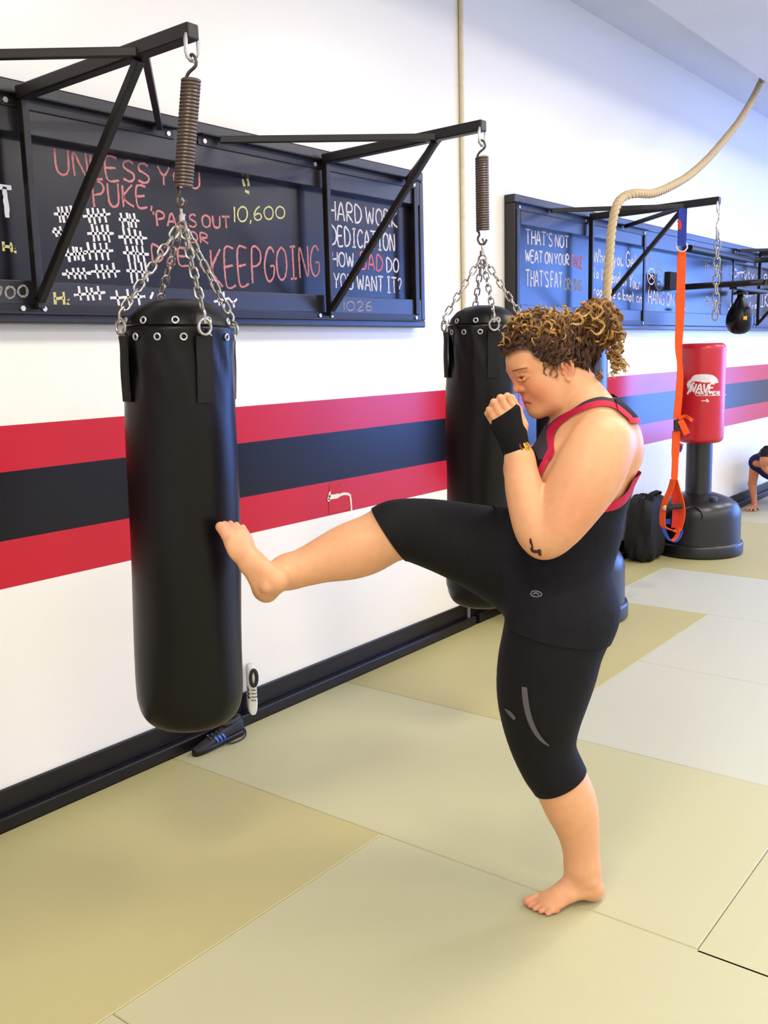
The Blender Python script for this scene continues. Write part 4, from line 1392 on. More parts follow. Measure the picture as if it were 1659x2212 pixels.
# ------------------------------------------------------------------ feet and hands
def foot_prims(pr, O, f, lat, up, sc=1.0, k=0.012):
    """O: heel end of the sole; f forward, lat towards the big toe, up out of the sole."""
    f, up = nrm(f), nrm(up)
    lat = nrm(lat)
    def q(x, y, z):
        return np.asarray(O) + (f*x + lat*y + up*z)*sc
    rot = np.array([f, lat, up])
    pr.ell(q(.036, 0, .034), np.array([.037, .031, .036])*sc, .02, rot)
    pr.limb([q(.05, 0, .05), q(.12, .004, .036), q(.172, .001, .024)], np.array([.033, .027, .02])*sc, .02, lat, 1.3)
    pr.ell(q(.17, .0, .021), np.array([.045, .045, .021])*sc, .016, rot)
    pr.limb([q(.058, .002, .09), q(.10, .006, .066), q(.15, .008, .04)], np.array([.033, .024, .016])*sc, .022)
    for y_ in (-.033, .033):
        pr.ell(q(.058, y_, .082), .013*sc, .014)
    for a, b, r in (((.186, .026, .017), (.238, .025, .0135), .0135), ((.19, .007, .0145), (.236, .0075, .0105), .0095), ((.186, -.0095, .013), (.228, -.0105, .010), .0090),
                    ((.18, -.0245, .012), (.216, -.0275, .0095), .0085), ((.17, -.038, .011), (.2, -.0425, .0095), .0088)):
        m = (np.array(a) + np.array(b))/2 + np.array([0, 0, .004])
        pr.limb([q(*a), q(*m), q(*b)], np.array([r*1.02, r*.95, r])*sc, .006, inner=.004)


def hand_prims(pr, rows, wr, near=1):
    """rows: per finger (knuckle, middle joint, end joint, tip, radius)."""
    for kn, pip, dip, tip, r in rows:
        pr.limb([wr[0], kn], [wr[1]*.62, r*1.25], .016)
    for kn, pip, dip, tip, r in rows:
        pr.limb([kn, pip, dip, tip], [r*1.12, r*1.05, r*.96, r*.82], .0035, inner=.003)
# ------------------------------------------------------------------ the woman: body
VB = 0.0028            # voxel for the body, finer one for head and hands
VF = 0.0016
W = Prims()
# pelvis, belly, ribs, chest
def E_(x, y, db, ra, rb, rz, k=.05, tilt=0.0):
    c = P3(x, y, db)
    ct, st = cos(radians(tilt)), sin(radians(tilt))
    W.ell(c, (RP(ra, c), rb, RP(rz, c)), k, np.array([[ct, 0, st], [0, 1, 0], [-st, 0, ct]]))
E_(1210, 1292, .06, 100, .178, 100)
E_(1208, 1198, .06, 99, .165, 118, .05)
E_(1238, 1090, .055, 97, .152, 138, .05, -8)
E_(1262, 1000, .05, 98, .16, 112, .05, -8)
E_(1304, 938, .05, 56, .15, 72, .05, -15)          # upper back
for db in (-.03, .13):
    E_(1332, 962, db, 46, .055, 66, .05, -12)      # shoulder blades
for s, db in ((-1, -.028), (1, .135)):
    E_(1196, 1024, db, 66, .082, 62, .04)             # bust
    E_(1256, 1322, .06 + s*.072, 66, .096, 74, .05)  # seat
# standing leg
W.slimb([(1204, 1330, -.025, 92), (1186, 1420, -.02, 96), (1172, 1495, -.015, 86), (1168, 1560, -.01, 69), (1174, 1615, -.008, 55.5), (1190, 1655, -.006, 51)], .05)
W.slimb([(1190, 1655, -.006, 50), (1212, 1690, -.004, 52), (1233, 1740, -.002, 51), (1249, 1795, 0, 38.5), (1256, 1850, 0, 31.5), (1258, 1884, 0, 31)], .02)
# kicking leg
W.slimb([(1160, 1238, .125, 100), (1075, 1197, .135, 87), (1000, 1171, .14, 73), (930, 1152, .15, 62), (880, 1143, .155, 53), (848, 1145, .158, 50)], .05)
W.slimb([(848, 1146, .158, 52), (800, 1175, .155, 56), (752, 1192, .145, 54), (703, 1208, .13, 43), (650, 1228, .11, 34), (612, 1237, .098, 31)], .02)
# feet
heel = to_local(on_floor(1303, 1940))
ft = to_local(on_floor(1146, 1966))
fd = nrm((ft - heel)*[1, 1, 0])
lat = np.cross(fd, [0, 0, 1.0])        # right-hand side of the forward axis in (forward, away, up)
if (lat @ np.array([0, 1, 0])) < 0:
    lat = -lat
FS = np.linalg.norm(ft - heel)/.238
foot_prims(W, heel + np.array([0, 0, 0.0005]), fd, lat, (0, 0, 1), FS)
p, r = L3([(1258, 1870, 0, 31)])
W.limb([p[0], heel + fd*.058*FS + np.array([0, 0, .075])], [r[0], .034], .025)
k_heel, k_toe = P3(566, 1300, .09), P3(482, 1128, .055)
kf = nrm(k_toe - k_heel)
k_lat = nrm(np.array([0, -1.0, 0]) + kf*kf[1])    # right foot: big toe towards the near side
k_up = nrm(np.cross(kf, k_lat))
if k_up[0] > 0:
    k_up = -k_up
KS = np.linalg.norm(k_toe - k_heel)/.24
ROLL_F = radians(38.0)                   # instep rolled towards the near side
k_up, k_lat = k_up*cos(ROLL_F) + k_lat*sin(ROLL_F), k_lat*cos(ROLL_F) - k_up*sin(ROLL_F)
foot_prims(W, k_heel, kf, k_lat, k_up, KS)
p, r = L3([(625, 1235, .103, 31)])
W.limb([p[0], k_heel + kf*.06*KS + k_up*.07], [r[0], .035], .025)
# neck
p, r = L3([(1262, 925, .05, 62), (1246, 868, .05, 50), (1232, 815, .05, 47)])
W.limb(p, r, .045, (0, 1, 0), 1.08)
W.slimb([(1286, 900, -.02, 38), (1262, 862, .02, 34)], .04)
W.slimb([(1286, 900, .12, 38), (1262, 862, .08, 34)], .04)
N_CLOTH = len(W)                        # everything so far carries the clothes
CLOTH = Prims(W)

# arms
W.slimb([(1300, 962, -.115, 66), (1268, 1028, -.148, 69), (1224, 1102, -.165, 57), (1192, 1148, -.168, 47)], .03)
W.slimb([(1188, 1160, -.168, 41), (1163, 1150, -.165, 40), (1146, 1105, -.15, 38), (1131, 1050, -.125, 33), (1124, 1005, -.105, 26), (1122, 985, -.10, 24)], .012)
W.ell(P3(1172, 1178, -.165), (RP(22, P3(1172, 1178, -.165)),)*3, .03)
W.slimb([(1290, 962, .235, 66), (1256, 1040, .26, 56), (1200, 1130, .26, 44)], .035)
W.slimb([(1200, 1132, .26, 40), (1166, 1090, .2, 36), (1128, 1040, .11, 30), (1116, 1000, .055, 24)], .02)

N_ARM = len(W)
# hands: loosely closed guard, backs of the hands outward
def hand_rows(sx, sy, d0, sg, rr=1.0):
    out = []
    for kn, pip, dip, tip, rad in (((1112, 885, 0), (1096, 856, -.004), (1103, 859, .022), (1112, 876, .026), 7.4), ((1098, 890, -.012), (1081, 860, -.016), (1090, 862, .014), (1103, 882, .022), 7.9),
                                   ((1083, 899, -.016), (1067, 869, -.02), (1076, 871, .01), (1090, 890, .018), 7.5), ((1074, 913, -.012), (1057, 885, -.016), (1066, 885, .008), (1080, 902, .014), 6.9)):
        f_ = [P3(q[0] + sx, q[1] + sy, d0 + sg*q[2]) for q in (kn, pip, dip, tip)]
        out.append((*f_, RP(rad*rr, f_[0])))
    wr = P3(1121 + sx, 985 + sy, d0 + sg*.0)
    th = [P3(x + sx, y + sy, d0 + sg*z) for x, y, z in ((1127, 955, .006), (1131, 918, .016), (1120, 886, .020), (1107, 860, .020))]
    tr = [RP(q*rr, th[0]) for q in (13, 9.5, 8, 6.2)]
    return out, (wr, RP(24*rr, wr)), th, tr
HANDS = [hand_rows(0, 0, -.098, 1), hand_rows(-3, 8, .045, -1, 1.0)]
for rows, wr, th, tr in HANDS:
    hand_prims(W, rows, wr)
    W.limb(th, tr, .008, inner=.006)

# head ------------------------------------------------------------------
TILT = radians(18.0)
ear = P3(1223, 803, -.03)
N_HAND = len(W)
HO = np.array([ear[0], P3(1223, 803, .05)[1], ear[2]])
TURN = radians(13.0)              # face turned a little towards the near side
hf0 = np.array([cos(TILT), 0, -sin(TILT)])
hu = np.array([sin(TILT), 0, cos(TILT)])
hl0 = np.array([0, -1.0, 0])            # her left: towards the near side
hf = cos(TURN)*hf0 + sin(TURN)*hl0
hl = cos(TURN)*hl0 - sin(TURN)*hf0
HO = HO + hf0*.075*sin(TURN)
HR = np.array([hf, hl, hu])


def H(f, l, u):
    return HO + hf*f + hl*l + hu*u


def Hp(x, y, l=0.0):                     # photo point in the head's middle plane -> (f, u)
    q = P3(x, y, .05 - l) - HO
    return (q @ hf0 + l*sin(TURN))/cos(TURN), q @ hu
PF = {k_: Hp(*v_) for k_, v_ in dict(hair=(1093, 764), brow=(1103, 802), nasion=(1110.5, 815), bridge=(1108.5, 833), tip=(1106, 845), sub=(1127, 856), ulip=(1129, 862), mouth=(1134, 868.5), llip=(1135, 876), crease=(1139.5, 886), chin=(1145, 895), under=(1162, 902)).items()}


def he(f, l, u, rf, rl, ru, k=.02, sign=1):
    W.ell(H(f, l, u), (rf, rl, ru), k, HR, sign)
bf, bu = PF['brow']
hf_, hu_ = PF['hair']
he(bf - .102, 0, .058, .100, .074, .090, .02)                    # skull
he(bf - .060, 0, bu + .012, .060, .060, .056, .03)              # forehead
he(.042, 0, -.012, .060, .062, .082, .03)                       # face block
cf_, cu_ = PF['chin']
he(cf_ - .017, 0, cu_ + .004, .0175, .021, .0165, .018)         # chin
for s in (-1, 1):
    W.limb([H(-.002, s*.054, -.028), H(.038, s*.042, -.060), H(cf_ - .022, s*.014, cu_ + .010)], [.02, .018, .015], .025)
    he(.056, s*.038, -.020, .034, .026, .034, .03)              # cheek
    he(bf - .017, s*.030, bu + .001, .017, .026, .011, .016)    # brow ridge
he(.042, 0, -.066, .045, .042, .022, .03)                        # under the jaw
mf_, mu_ = PF['mouth']
he(mf_ - .020, 0, mu_ + .003, .0205, .029, .026, .018)          # muzzle of the mouth
u_, v_ = PF['ulip']
W.limb([H(u_ - .016, -.022, mu_ + .002), H(u_ - .0062, -.008, v_ - .001), H(u_ - .0062, .008, v_ - .001), H(u_ - .016, .022, mu_ + .002)], [.0035, .0062, .0062, .0035], .005, inner=.006)
u_, v_ = PF['llip']
W.limb([H(u_ - .018, -.020, mu_ - .003), H(u_ - .0072, -.007, v_ + .001), H(u_ - .0072, .007, v_ + .001), H(u_ - .018, .020, mu_ - .003)], [.0035, .0072, .0072, .0035], .005, inner=.006)
# nose
nf, nu = PF['nasion']
gf, gu = PF['bridge']
tf, tu = PF['tip']
EF, EU = Hp(1128, 813.5, .038)
EF -= .004
W.limb([H(nf - .0095, 0, nu + .004), H(gf - .0085, 0, gu), H(tf - .0105, 0, tu + .002)], [.0092, .0080, .0098], .012, inner=.01)
for s in (-1, 1):
    he(tf - .0215, s*.0135, tu - .001, .0105, .0078, .0085, .007)
    W.ell(H(EF + .006, s*.036, EU), (.0165, .0165, .0115), .010, HR, -1)     # eye socket
    W.limb([H(EF + .012, s*.018, EU - .001), H(EF + .0125, s*.027, EU + .0055), H(EF + .0065, s*.0385, EU + .0055), H(EF - .007, s*.0445, EU - .001)], .0027, .007, inner=.004)   # upper lid
    W.limb([H(EF + .009, s*.019, EU + .005), H(EF + .0095, s*.027, EU + .0105), H(EF + .003, s*.0375, EU + .0105), H(EF - .007, s*.0435, EU + .004)], .0048, .008, inner=.004)   # lid fold
    W.limb([H(EF + .012, s*.018, EU - .002), H(EF + .0115, s*.027, EU - .0075), H(EF + .005, s*.038, EU - .0075), H(EF - .007, s*.0445, EU - .002)], .0025, .009, inner=.004)   # lower lid
sf_, su_ = PF['sub']
for s in (-1, 1):
    W.ell(H(tf - .018, s*.006, tu - .0115), (.004, .0028, .003), .003, HR, -1)    # nostril
mc_ = Hp(1150, 869, .024)
W.limb([H(mf_ - .0055, -.019, mu_ - .001), H(mf_ - .0022, -.011, mu_), H(mf_ + .0012, 0, mu_), H(mf_ - .0022, .011, mu_), H(mf_ - .0055, .019, mu_ - .001)], [.0005, .0008, .0010, .0008, .0005], .003, inner=.004)
sg_, fn_, lo_, hi_, k_ = W[-1]
W[-1] = (-1, fn_, lo_, hi_, .004)      # mouth line is cut in
# ears
for s in (-1, 1):
    e0 = .0735
    W.ell(H(-.006, s*(e0 - .003), .002), (.014, .0055, .026), .006, np.array([hf, hl*s, hu]))
    rim = [(.008, .012), (.007, .026), (-.004, .035), (-.018, .030), (-.023, .014), (-.018, -.004), (-.009, -.018), (.001, -.026), (.006, -.018)]
    rp_ = spline([np.r_[H(f_*.86 - .001, s*(e0 + .004 + (.004 if f_ < -.01 else 0)), u_*.93), r_] for (f_, u_), r_ in zip(rim, [.0032, .0036, .0038, .0040, .0040, .0036, .0038, .0054, .0042])], 4)
    W.limb(rp_[:, :3], rp_[:, 3], .003, inner=.002)
    W.limb([H(-.006, s*(e0 + .004), .020), H(-.013, s*(e0 + .004), .004), H(-.006, s*(e0 + .004), -.010)], .0028, .004, inner=.003)
    W.ell(H(.003, s*(e0 + .006), -.001), (.006, .006, .008), .003, np.array([hf, hl*s, hu]), -1)
    W.ell(H(.0075, s*(e0 + .0015), -.002), (.0035, .0045, .006), .003, np.array([hf, hl*s, hu]))

ARMED = Prims(W[:N_ARM] + W[N_HAND:])
# mesh: fine box round head and hands, coarser elsewhere, one joined skin
f_lo = np.minimum(P3(1040, 1004, -.2), P3(1345, 640, .2))
f_hi = np.maximum(P3(1040, 1004, -.2), P3(1345, 640, .2))
f_lo[1], f_hi[1] = DC - .165, DC + .16
q_ = P3(1290, 820, .05)
f_lo[2] = P3(1110, 1004, -.1)[2]


def box_f(v, lo, hi):
    c, h = (lo + hi)/2, (hi - lo)/2
    return (np.abs(v - c) - h).max(1)
lo_b = np.array([P3(1420, 1200, .05)[0], DC - .32, -.012])
hi_b = np.array([P3(440, 1150, .2)[0], DC + .38, 1.74])
vb, tb = surface(W, lo_b, hi_b, VB)
vb, tb = clip(vb, tb, -box_f(vb, f_lo, f_hi))
vf, tf_ = surface(W, f_lo - .012, f_hi + .012, VF)
vf, tf_ = clip(vf, tf_, box_f(vf, f_lo, f_hi) - .0006)
WV = np.vstack([vb, vf])
WT = np.vstack([tb, tf_ + len(vb)])
a_ = WV[WT]
vol = np.einsum('ij,ij->i', a_[:, 0], np.cross(a_[:, 1], a_[:, 2])).sum()
FLIP = vol < 0
HAND_L = np.linalg.det(BASIS) < 0
FLIP = FLIP != HAND_L
woman = thing('person', 'curly-haired woman in black sportswear kicking the hanging bag with her bare right foot', 'person', to_world((heel + fd*.12) * [1, 1, 0]))
SKIN = rgb(224, 167, 126)
M_skin = skin_mat('fair_skin', SKIN)
body = tri_mesh('body', WV, WT, M_skin, woman, FLIP)
PINK, DEEP, LIPC = rgb(218, 118, 86), rgb(190, 88, 70), rgb(166, 66, 60)
spots = [(H(.08, .06, -.03), (.05, .05, .05), PINK, .55), (H(.08, -.06, -.03), (.05, .05, .05), PINK, .55), (H(.11, 0, -.01), (.085, .10, .13), PINK, .75), (H(-.005, .078, .006), (.03, .03, .045), DEEP, .6), (H(mf_ - .006, 0, mu_ - .003), (.022, .034, .013), LIPC, .95),
         (P3(1120, 985, .05), (.08, .12, .1), PINK, .15), (P3(1172, 1185, -.17), (.05, .05, .05), PINK, .6), (P3(1245, 1110, -.2), (.12, .1, .12), PINK, .5), (P3(1320, 1020, -.15), (.07, .08, .09), PINK, .25),
         (to_local(on_floor(1150, 1962)), (.07, .09, .05), DEEP, .55), (to_local(on_floor(1205, 1972)), (.06, .06, .05), DEEP, .5), (to_local(on_floor(1300, 1925)), (.06, .06, .06), PINK, .5),
         (k_toe, (.07, .08, .07), DEEP, .6), (k_heel, (.06, .06, .06), DEEP, .55), (k_heel*.5 + k_toe*.5 - k_up*.0, (.05, .08, .12), PINK, .5)]
for rows, wr, th, tr in HANDS:
    for kn, pip, dip, tip, r_ in rows:
        spots.append((pip, (.018, .02, .018), DEEP, .45))
paint(body, WV, SKIN, spots)


# ------------------------------------------------------------------ clothes, cut from the same form
def az(v):                      # profile-plane coordinates
    return v[:, 0], v[:, 2]


def prof(pts, db=-.03):
    return [(P3(x, y, db)[0], P3(x, y, db)[2]) for x, y in pts]


def prof2(k, pts, db=-.03):      # the first k points are joined by a smooth curve
    P = prof(pts, db)
    if k >= len(P):
        return [tuple(q) for q in spline([np.array(q) for q in P], 4, closed=True)]
    return [tuple(q) for q in spline([np.array(q) for q in P[:k]], 4)] + P[k:]


def half(pa, pb, db, v, keep):   # signed side of the line pa-pb in the profile; keep: a photo point that stays (negative)
    (ax, ay), (bx, by), (kx, ky) = prof([pa, pb, keep], db)
    nx, ny = by - ay, ax - bx
    L = math.hypot(nx, ny)
    s = 1 if ((kx - ax)*nx + (ky - ay)*ny) < 0 else -1
    return s*((v[:, 0] - ax)*nx + (v[:, 2] - ay)*ny)/L
M_legg = mat('black_legging_knit', rgb(15, 14, 19), 0.75, spec=0.22, vary=0.2, scale=60, bump=0.15, bscale=700, sheen=0.0)
M_tank = mat('black_tank_jersey', rgb(20, 20, 27), 0.8, spec=0.2, vary=0.2, scale=40, bump=0.3, bscale=60)
M_strap = mat('charcoal_strap', rgb(56, 46, 54), 0.7, spec=0.25, vary=0.1)
M_red = mat('raspberry_binding', rgb(186, 18, 62), 0.65, spec=0.3, vary=0.08, scale=80)

lv, lt = surface(CLOTH, lo_b + [0, 0, .3], [hi_b[0] - .1, hi_b[1], 1.22], VB, 0.004)
f = half((1160, 1709), (1250, 1664), 0, lv, (1170, 1500))
bowed = (lv[:, 1] - DC)**2*2.0
f1 = np.where(lv[:, 2] < .62, f, -1)
lv, lt = clip(lv, lt, f1)
f = half((811, 1112), (866, 1194), .16, lv, (1000, 1160))
lv, lt = clip(lv, lt, np.where(lv[:, 2] > .82, f, -1))
lv, lt = clip(lv, lt, np.where(lv[:, 0] < P3(1110, 1150, .1)[0], lv[:, 2] - P3(1218, 1180, .06)[2], -1))
leg = tri_mesh('leggings', lv, lt, M_legg, woman, FLIP)
leg['label'] = 'black cropped leggings'

tv, tt_ = surface(CLOTH, [lo_b[0], DC - .2, .6], [P3(1020, 1200, .06)[0], DC + .32, 1.5], VB, 0.0075)
# hem, thigh side, neckline
tv, tt_ = clip(tv, tt_, half((1318, 1390), (1085, 1352), -.05, tv, (1200, 1100)))
tv, tt_ = clip(tv, tt_, half((1078, 1050), (1092, 1400), .0, tv, (1250, 1200)))
neck = prof2(12, [(1100, 1014), (1130, 994), (1148, 976), (1169, 957), (1189, 933), (1213, 904), (1237, 886), (1261, 868), (1285, 859), (1304, 857), (1330, 860), (1400, 850), (1400, 600), (1000, 600), (1000, 1014)], -.06)
fn_neck = lambda v: -poly_sd(neck, v[:, 0], v[:, 2])
tv, tt_ = clip(tv, tt_, fn_neck(tv))
Z_LOW = P3(1200, 990, -.06)[2]
hole = prof2(99, [(1158, 1050), (1167, 1024), (1174, 1010), (1189, 986), (1197, 974), (1201, 957), (1213, 931), (1237, 905), (1261, 890), (1285, 880), (1309, 877), (1332, 883), (1357, 904), (1366, 914), (1430, 925), (1430, 1010), (1385, 1030), (1372, 1037), (1359, 1063), (1336, 1078), (1305, 1083), (1250, 1088), (1190, 1075)], -.09)
bc = DC + .05


def red_w(v):          # the binding is broader low under the arm
    return np.interp(v[:, 2], [P3(1340, 1070, -.05)[2], P3(1340, 1030, -.05)[2]], [.027, .0135])


def f_hole(v):
    lateral = np.where(v[:, 0] < P3(1318, 930, -.05)[0], .034 - np.abs(v[:, 1] - bc), -1)
    return np.maximum(poly_sd(hole, v[:, 0], v[:, 2]), lateral)
fh = f_hole(tv)
tv, tt_ = clip(tv, tt_, np.where(tv[:, 0] > P3(1330, 900, -.05)[0], tv[:, 2] - Z_LOW - .002, -1))
fh = f_hole(tv)
t_v, t_t = clip(tv, tt_, -fh + red_w(tv))
tank = tri_mesh('tank_top', t_v, t_t, M_tank, woman, FLIP)
tank['label'] = 'black tank top'
# binding round the armholes
r_v, r_t = clip(tv, tt_, -fh)
r_v, r_t = clip(r_v, r_t, np.where((r_v[:, 2] > P3(1200, 1035, -.08)[2]) & (r_v[:, 0] > P3(1325, 1000, -.05)[0]), P3(1193, 1000, -.09)[0] - r_v[:, 0], -1))
r_v, r_t = clip(r_v, r_t, f_hole(r_v) - red_w(r_v))
red = tri_mesh('armhole_binding', r_v, r_t, M_red, woman, FLIP)
red['label'] = 'raspberry red armhole binding'

# shoulder straps lie on the shoulders, above the tank proper
sv, st_ = surface(ARMED, [P3(1400, 900, .05)[0], DC - .25, Z_LOW - .02], [P3(1110, 900, .05)[0], DC + .35, 1.55], .0024, .0045)
sv, st_ = clip(sv, st_, fn_neck(sv))
sv, st_ = clip(sv, st_, Z_LOW - sv[:, 2])
sv, st_ = clip(sv, st_, sv[:, 0] - P3(1146, 960, -.04)[0])
sv, st_ = clip(sv, st_, -f_hole(sv))
sv, st_ = clip(sv, st_, np.where(sv[:, 2] < P3(1220, 935, -.05)[2], DC - .112 - sv[:, 1], -1))
g_v, g_t = clip(sv, st_, .0135 - f_hole(sv))
so_ = tri_mesh('strap', g_v, g_t, M_strap, woman, FLIP)
so_['label'] = 'charcoal shoulder straps'
g_v, g_t = clip(sv, st_, f_hole(sv) - .0135)
tri_mesh('armhole_binding', g_v, g_t, M_red, woman, FLIP)['label'] = 'raspberry red strap binding'

# hand wraps
M_wrap = mat('black_hand_wrap_cotton', rgb(17, 16, 20), 0.85, spec=0.2, vary=0.15, scale=90, bump=0.2, bscale=400)
for i, (rows, wr, th, tr) in enumerate(HANDS):
    g = Prims()
    for kn, pip, dip, tip, r_ in rows:
        g.limb([wr[0], kn], [wr[1]*.66 + .0025, r_*1.3 + .0035], .02)
    c0 = P3(*( (1128, 935, -.088) if i == 0 else (1124, 943, .035)))
    g.limb([wr[0], c0], [wr[1]*.8, .012], .02)
    fore = P3(*((1124, 1015, -.108) if i == 0 else (1120, 1020, .07)))
    g.limb([fore, wr[0]], [wr[1]*1.12 + .0025, wr[1]*1.02 + .003], .012)
    lo_ = np.min([wr[0], fore] + [q for q_ in rows for q in q_[:1]], axis=0) - .06
    hi_ = np.max([wr[0], fore] + [q for q_ in rows for q in q_[:1]], axis=0) + .06
    v, t_ = surface(g, lo_, hi_, VF)
    oy = 0 if i == 0 else 8
    v, t_ = clip(v, t_, half((1060, 908 + oy), (1116, 872 + oy), -.1 + .14*i, v, (1110, 950)))
    v, t_ = clip(v, t_, half((1094, 1008 + oy), (1150, 984 + oy), -.1 + .14*i, v, (1110, 950)))
    wo = tri_mesh('hand_wrap', v, t_, M_wrap, woman, FLIP)

# ------------------------------------------------------------------ marks that follow the surface they sit on
def bvh_of(v, t):
    return BVHTree.FromPolygons([Vector(q) for q in to_world(v)], [tuple(int(i) for i in q) for q in t])


def stick(tree, x, y, lift):
    d = Vector(ray(x, y)).normalized()
    hit = tree.ray_cast(Vector(EYE), d, 8.0)
    if hit[0] is None:
        return None
    nn = hit[1]
    if nn.dot(d) > 0:
        nn = -nn
    return np.array(hit[0]) + np.array(nn)*lift, np.array(nn)


def decal(name, tree, pts, w, m, parent, lift=.0012, label=None, sub=4):
    P = spline([np.array([x, y, 0.0]) for x, y in pts], sub)
    H_ = [stick(tree, q[0], q[1], lift) for q in P]
    keep = [i for i, h in enumerate(H_) if h is not None]
    Q = np.array([H_[i][0] for i in keep])
    Nn = np.array([H_[i][1] for i in keep])
    W_ = np.interp(np.linspace(0, 1, len(P)), np.linspace(0, 1, len(np.atleast_1d(w))) if np.ndim(w) else [0, 1], w if np.ndim(w) else [w, w])[keep]
    mb = MB()
    T = nrm_rows(np.gradient(Q, axis=0))
    mb.ribbon(Q, np.cross(T, Nn), W_, .0012)
    o = mb.build(name, m, parent, smooth=False)
    if label:
        o['label'] = label
    return o
M_refl = mat('grey_reflective_print', rgb(86, 82, 92), 0.45, vary=0.15, scale=200)
T_leg = bvh_of(lv, lt)
decal('reflective_stripe', T_leg, [(1133, 1484), (1136, 1515), (1143, 1548), (1155, 1577), (1170, 1598), (1186, 1611)], [.016, .017, .016, .014, .010, .002], M_refl, leg)
decal('reflective_mark', T_leg, [(1092, 1532), (1102, 1541), (1113, 1553)], [.004, .016, .012], M_refl, leg)
T_tank = bvh_of(t_v, t_t)
M_logo = mat('grey_logo_print', rgb(120, 120, 126), 0.5, vary=0.2, scale=300)
decal('logo', T_tank, [(1147, 1284), (1150, 1278), (1160, 1277), (1169, 1281), (1170, 1286), (1162, 1289), (1151, 1288), (1147, 1284)], .0028, M_logo, tank)
decal('logo', T_tank, [(1152, 1284), (1158, 1281), (1165, 1285)], .0035, M_logo, tank)
T_body = bvh_of(WV, WT)
M_ink = mat('dark_red_tattoo_ink', rgb(58, 6, 10), 0.5, vary=0.4, scale=160)
decal('lips', T_body, [(1133.5, 868.5), (1141, 870), (1150, 871)], [.0042, .0040, .001], mat('closed_lips', rgb(150, 70, 62), 0.5, vary=0.1), body, .0003)
decal('tattoo', T_body, [(1146, 1163), (1147, 1171), (1150, 1179), (1149, 1185)], [.003, .007, .004, .008], M_ink, body)
decal('tattoo', T_body, [(1148, 1184), (1152, 1190), (1160, 1191), (1166, 1188), (1165, 1194), (1168, 1200)], [.006, .012, .008, .006, .01, .004], M_ink, body)
# ------------------------------------------------------------------ eyes, brows and curly hair
M_eye = mat('eye_white', rgb(226, 214, 206), 0.25)
M_iris = mat('dark_iris', rgb(58, 48, 44), 0.2)
M_brow = mat('brown_brow_hair', rgb(140, 88, 60), 0.8, spec=0.2, vary=0.2, scale=300)
face_tree = BVHTree.FromPolygons([Vector(q) for q in WV], [tuple(int(i) for i in q) for q in WT])


def on_face(f, l, u):
    q = H(f + .012, l*1.35, u)
    loc = np.array(face_tree.find_nearest(Vector(q))[0])
    return loc + nrm(q - loc)*.0006


for s in (-1, 1):
    c = to_world(H(EF - .0050, s*.0308, EU - .0012))
    eo = MB().ball(c, .0114, 20, 14).build('eye', M_eye, woman)
    look = nrm(hf*1.0 + hl*s*.35 - hu*.22) @ BASIS
    MB().ball(c + look*.0066, .0056, 14, 10).build('iris', M_iris, eo)
    lash = [H(EF + .0135, s*.0185, EU - .001), H(EF + .015, s*.0275, EU + .003), H(EF + .009, s*.0405, EU + .003), H(EF - .006, s*.0455, EU - .001)]
    MB().tube(spline([to_world(q) for q in lash], 5), .0015, 6).build('eyelashes', M_brow, woman)
    br = [on_face(bf + .002 - .034*t**1.6, s*(.015 + .038*t), bu + .001 + .004*sin(pi*t*.9) - .005*t) for t in np.linspace(0, 1, 9)]
    MB().tube([to_world(q) for q in br], [.0011 + .0010*sin(pi*(i + 1)/10) for i in range(9)], 6).build('eyebrow', M_brow, woman)

n = N('curly_hair')
a_ = n.add('ShaderNodeAttribute', attribute_name='tint')
f_ = n.noise(150, 4, .65)
mx = n.add('ShaderNodeMixRGB', blend_type='MULTIPLY')
mx.inputs['Fac'].default_value = 1.0
n.link(a_.outputs['Color'], mx.inputs['Color1'])
n.link(n.ramp(f_, [(0.3, (.62, .58, .55, 1)), (0.7, (1.1, 1.08, 1.05, 1))]), mx.inputs['Color2'])
n.link(mx.outputs['Color'], n.b.inputs['Base Color'])
n.set(Roughness=0.45)
n.b.inputs['Specular IOR Level'].default_value = 0.35
n.bump(n.noise(500, 3, .6), .3, .002)
M_hair = n.m

outline = prof([(1090, 769), (1091, 755), (1094, 735), (1103, 711), (1121, 690), (1147, 675), (1176, 666), (1205, 663), (1240, 655), (1290, 650), (1322, 665), (1325, 720), (1318, 765), (1304, 800), (1284, 823), (1262, 820), (1250, 800), (1238, 786), (1222, 772), (1208, 776), (1198, 794), (1189, 789), (1170, 778), (1151, 768), (1141, 754), (1121, 752), (1104, 759)], -.01)
hp = Prims()
hp.ell(H(bf - .100, 0, .072), (.111, .087, .105), .02, HR)
hp.ell(H(-.045, 0, .01), (.052, .068, .075), .03, HR)
c_b = P3(1290, 700, .05)
hp.ell(c_b, (.058, .062, .058), .03)
hv, ht_ = surface(hp, H(-.02, 0, .05) - .19, H(-.02, 0, .05) + .21, .003)
hv, ht_ = clip(hv, ht_, poly_sd(outline, hv[:, 0], hv[:, 2]) - .002)
ph = hv*1.0
nz = sum(np.sin(ph @ rng.normal(0, 1, 3)*s_ + rng.uniform(0, 6)) for s_ in (110, 130, 160, 190, 230, 260))
hn = nrm_rows(hv - (H(.03, 0, .05)))
hv2 = hv + hn*(nz*.0011)[:, None]
cap = tri_mesh('hair', hv2, ht_, M_hair, woman, FLIP)
BROWN, MID, GOLD, PALEG = np.array(rgb(64, 40, 28)[:3]), np.array(rgb(122, 82, 46)[:3]), np.array(rgb(186, 140, 70)[:3]), np.array(rgb(226, 190, 116)[:3])
cc = np.tile(np.r_[BROWN*1.1, 1.0], (len(hv2), 1))
cap.data.color_attributes.new('tint', 'FLOAT_COLOR', 'POINT').data.foreach_set('color', cc.ravel())

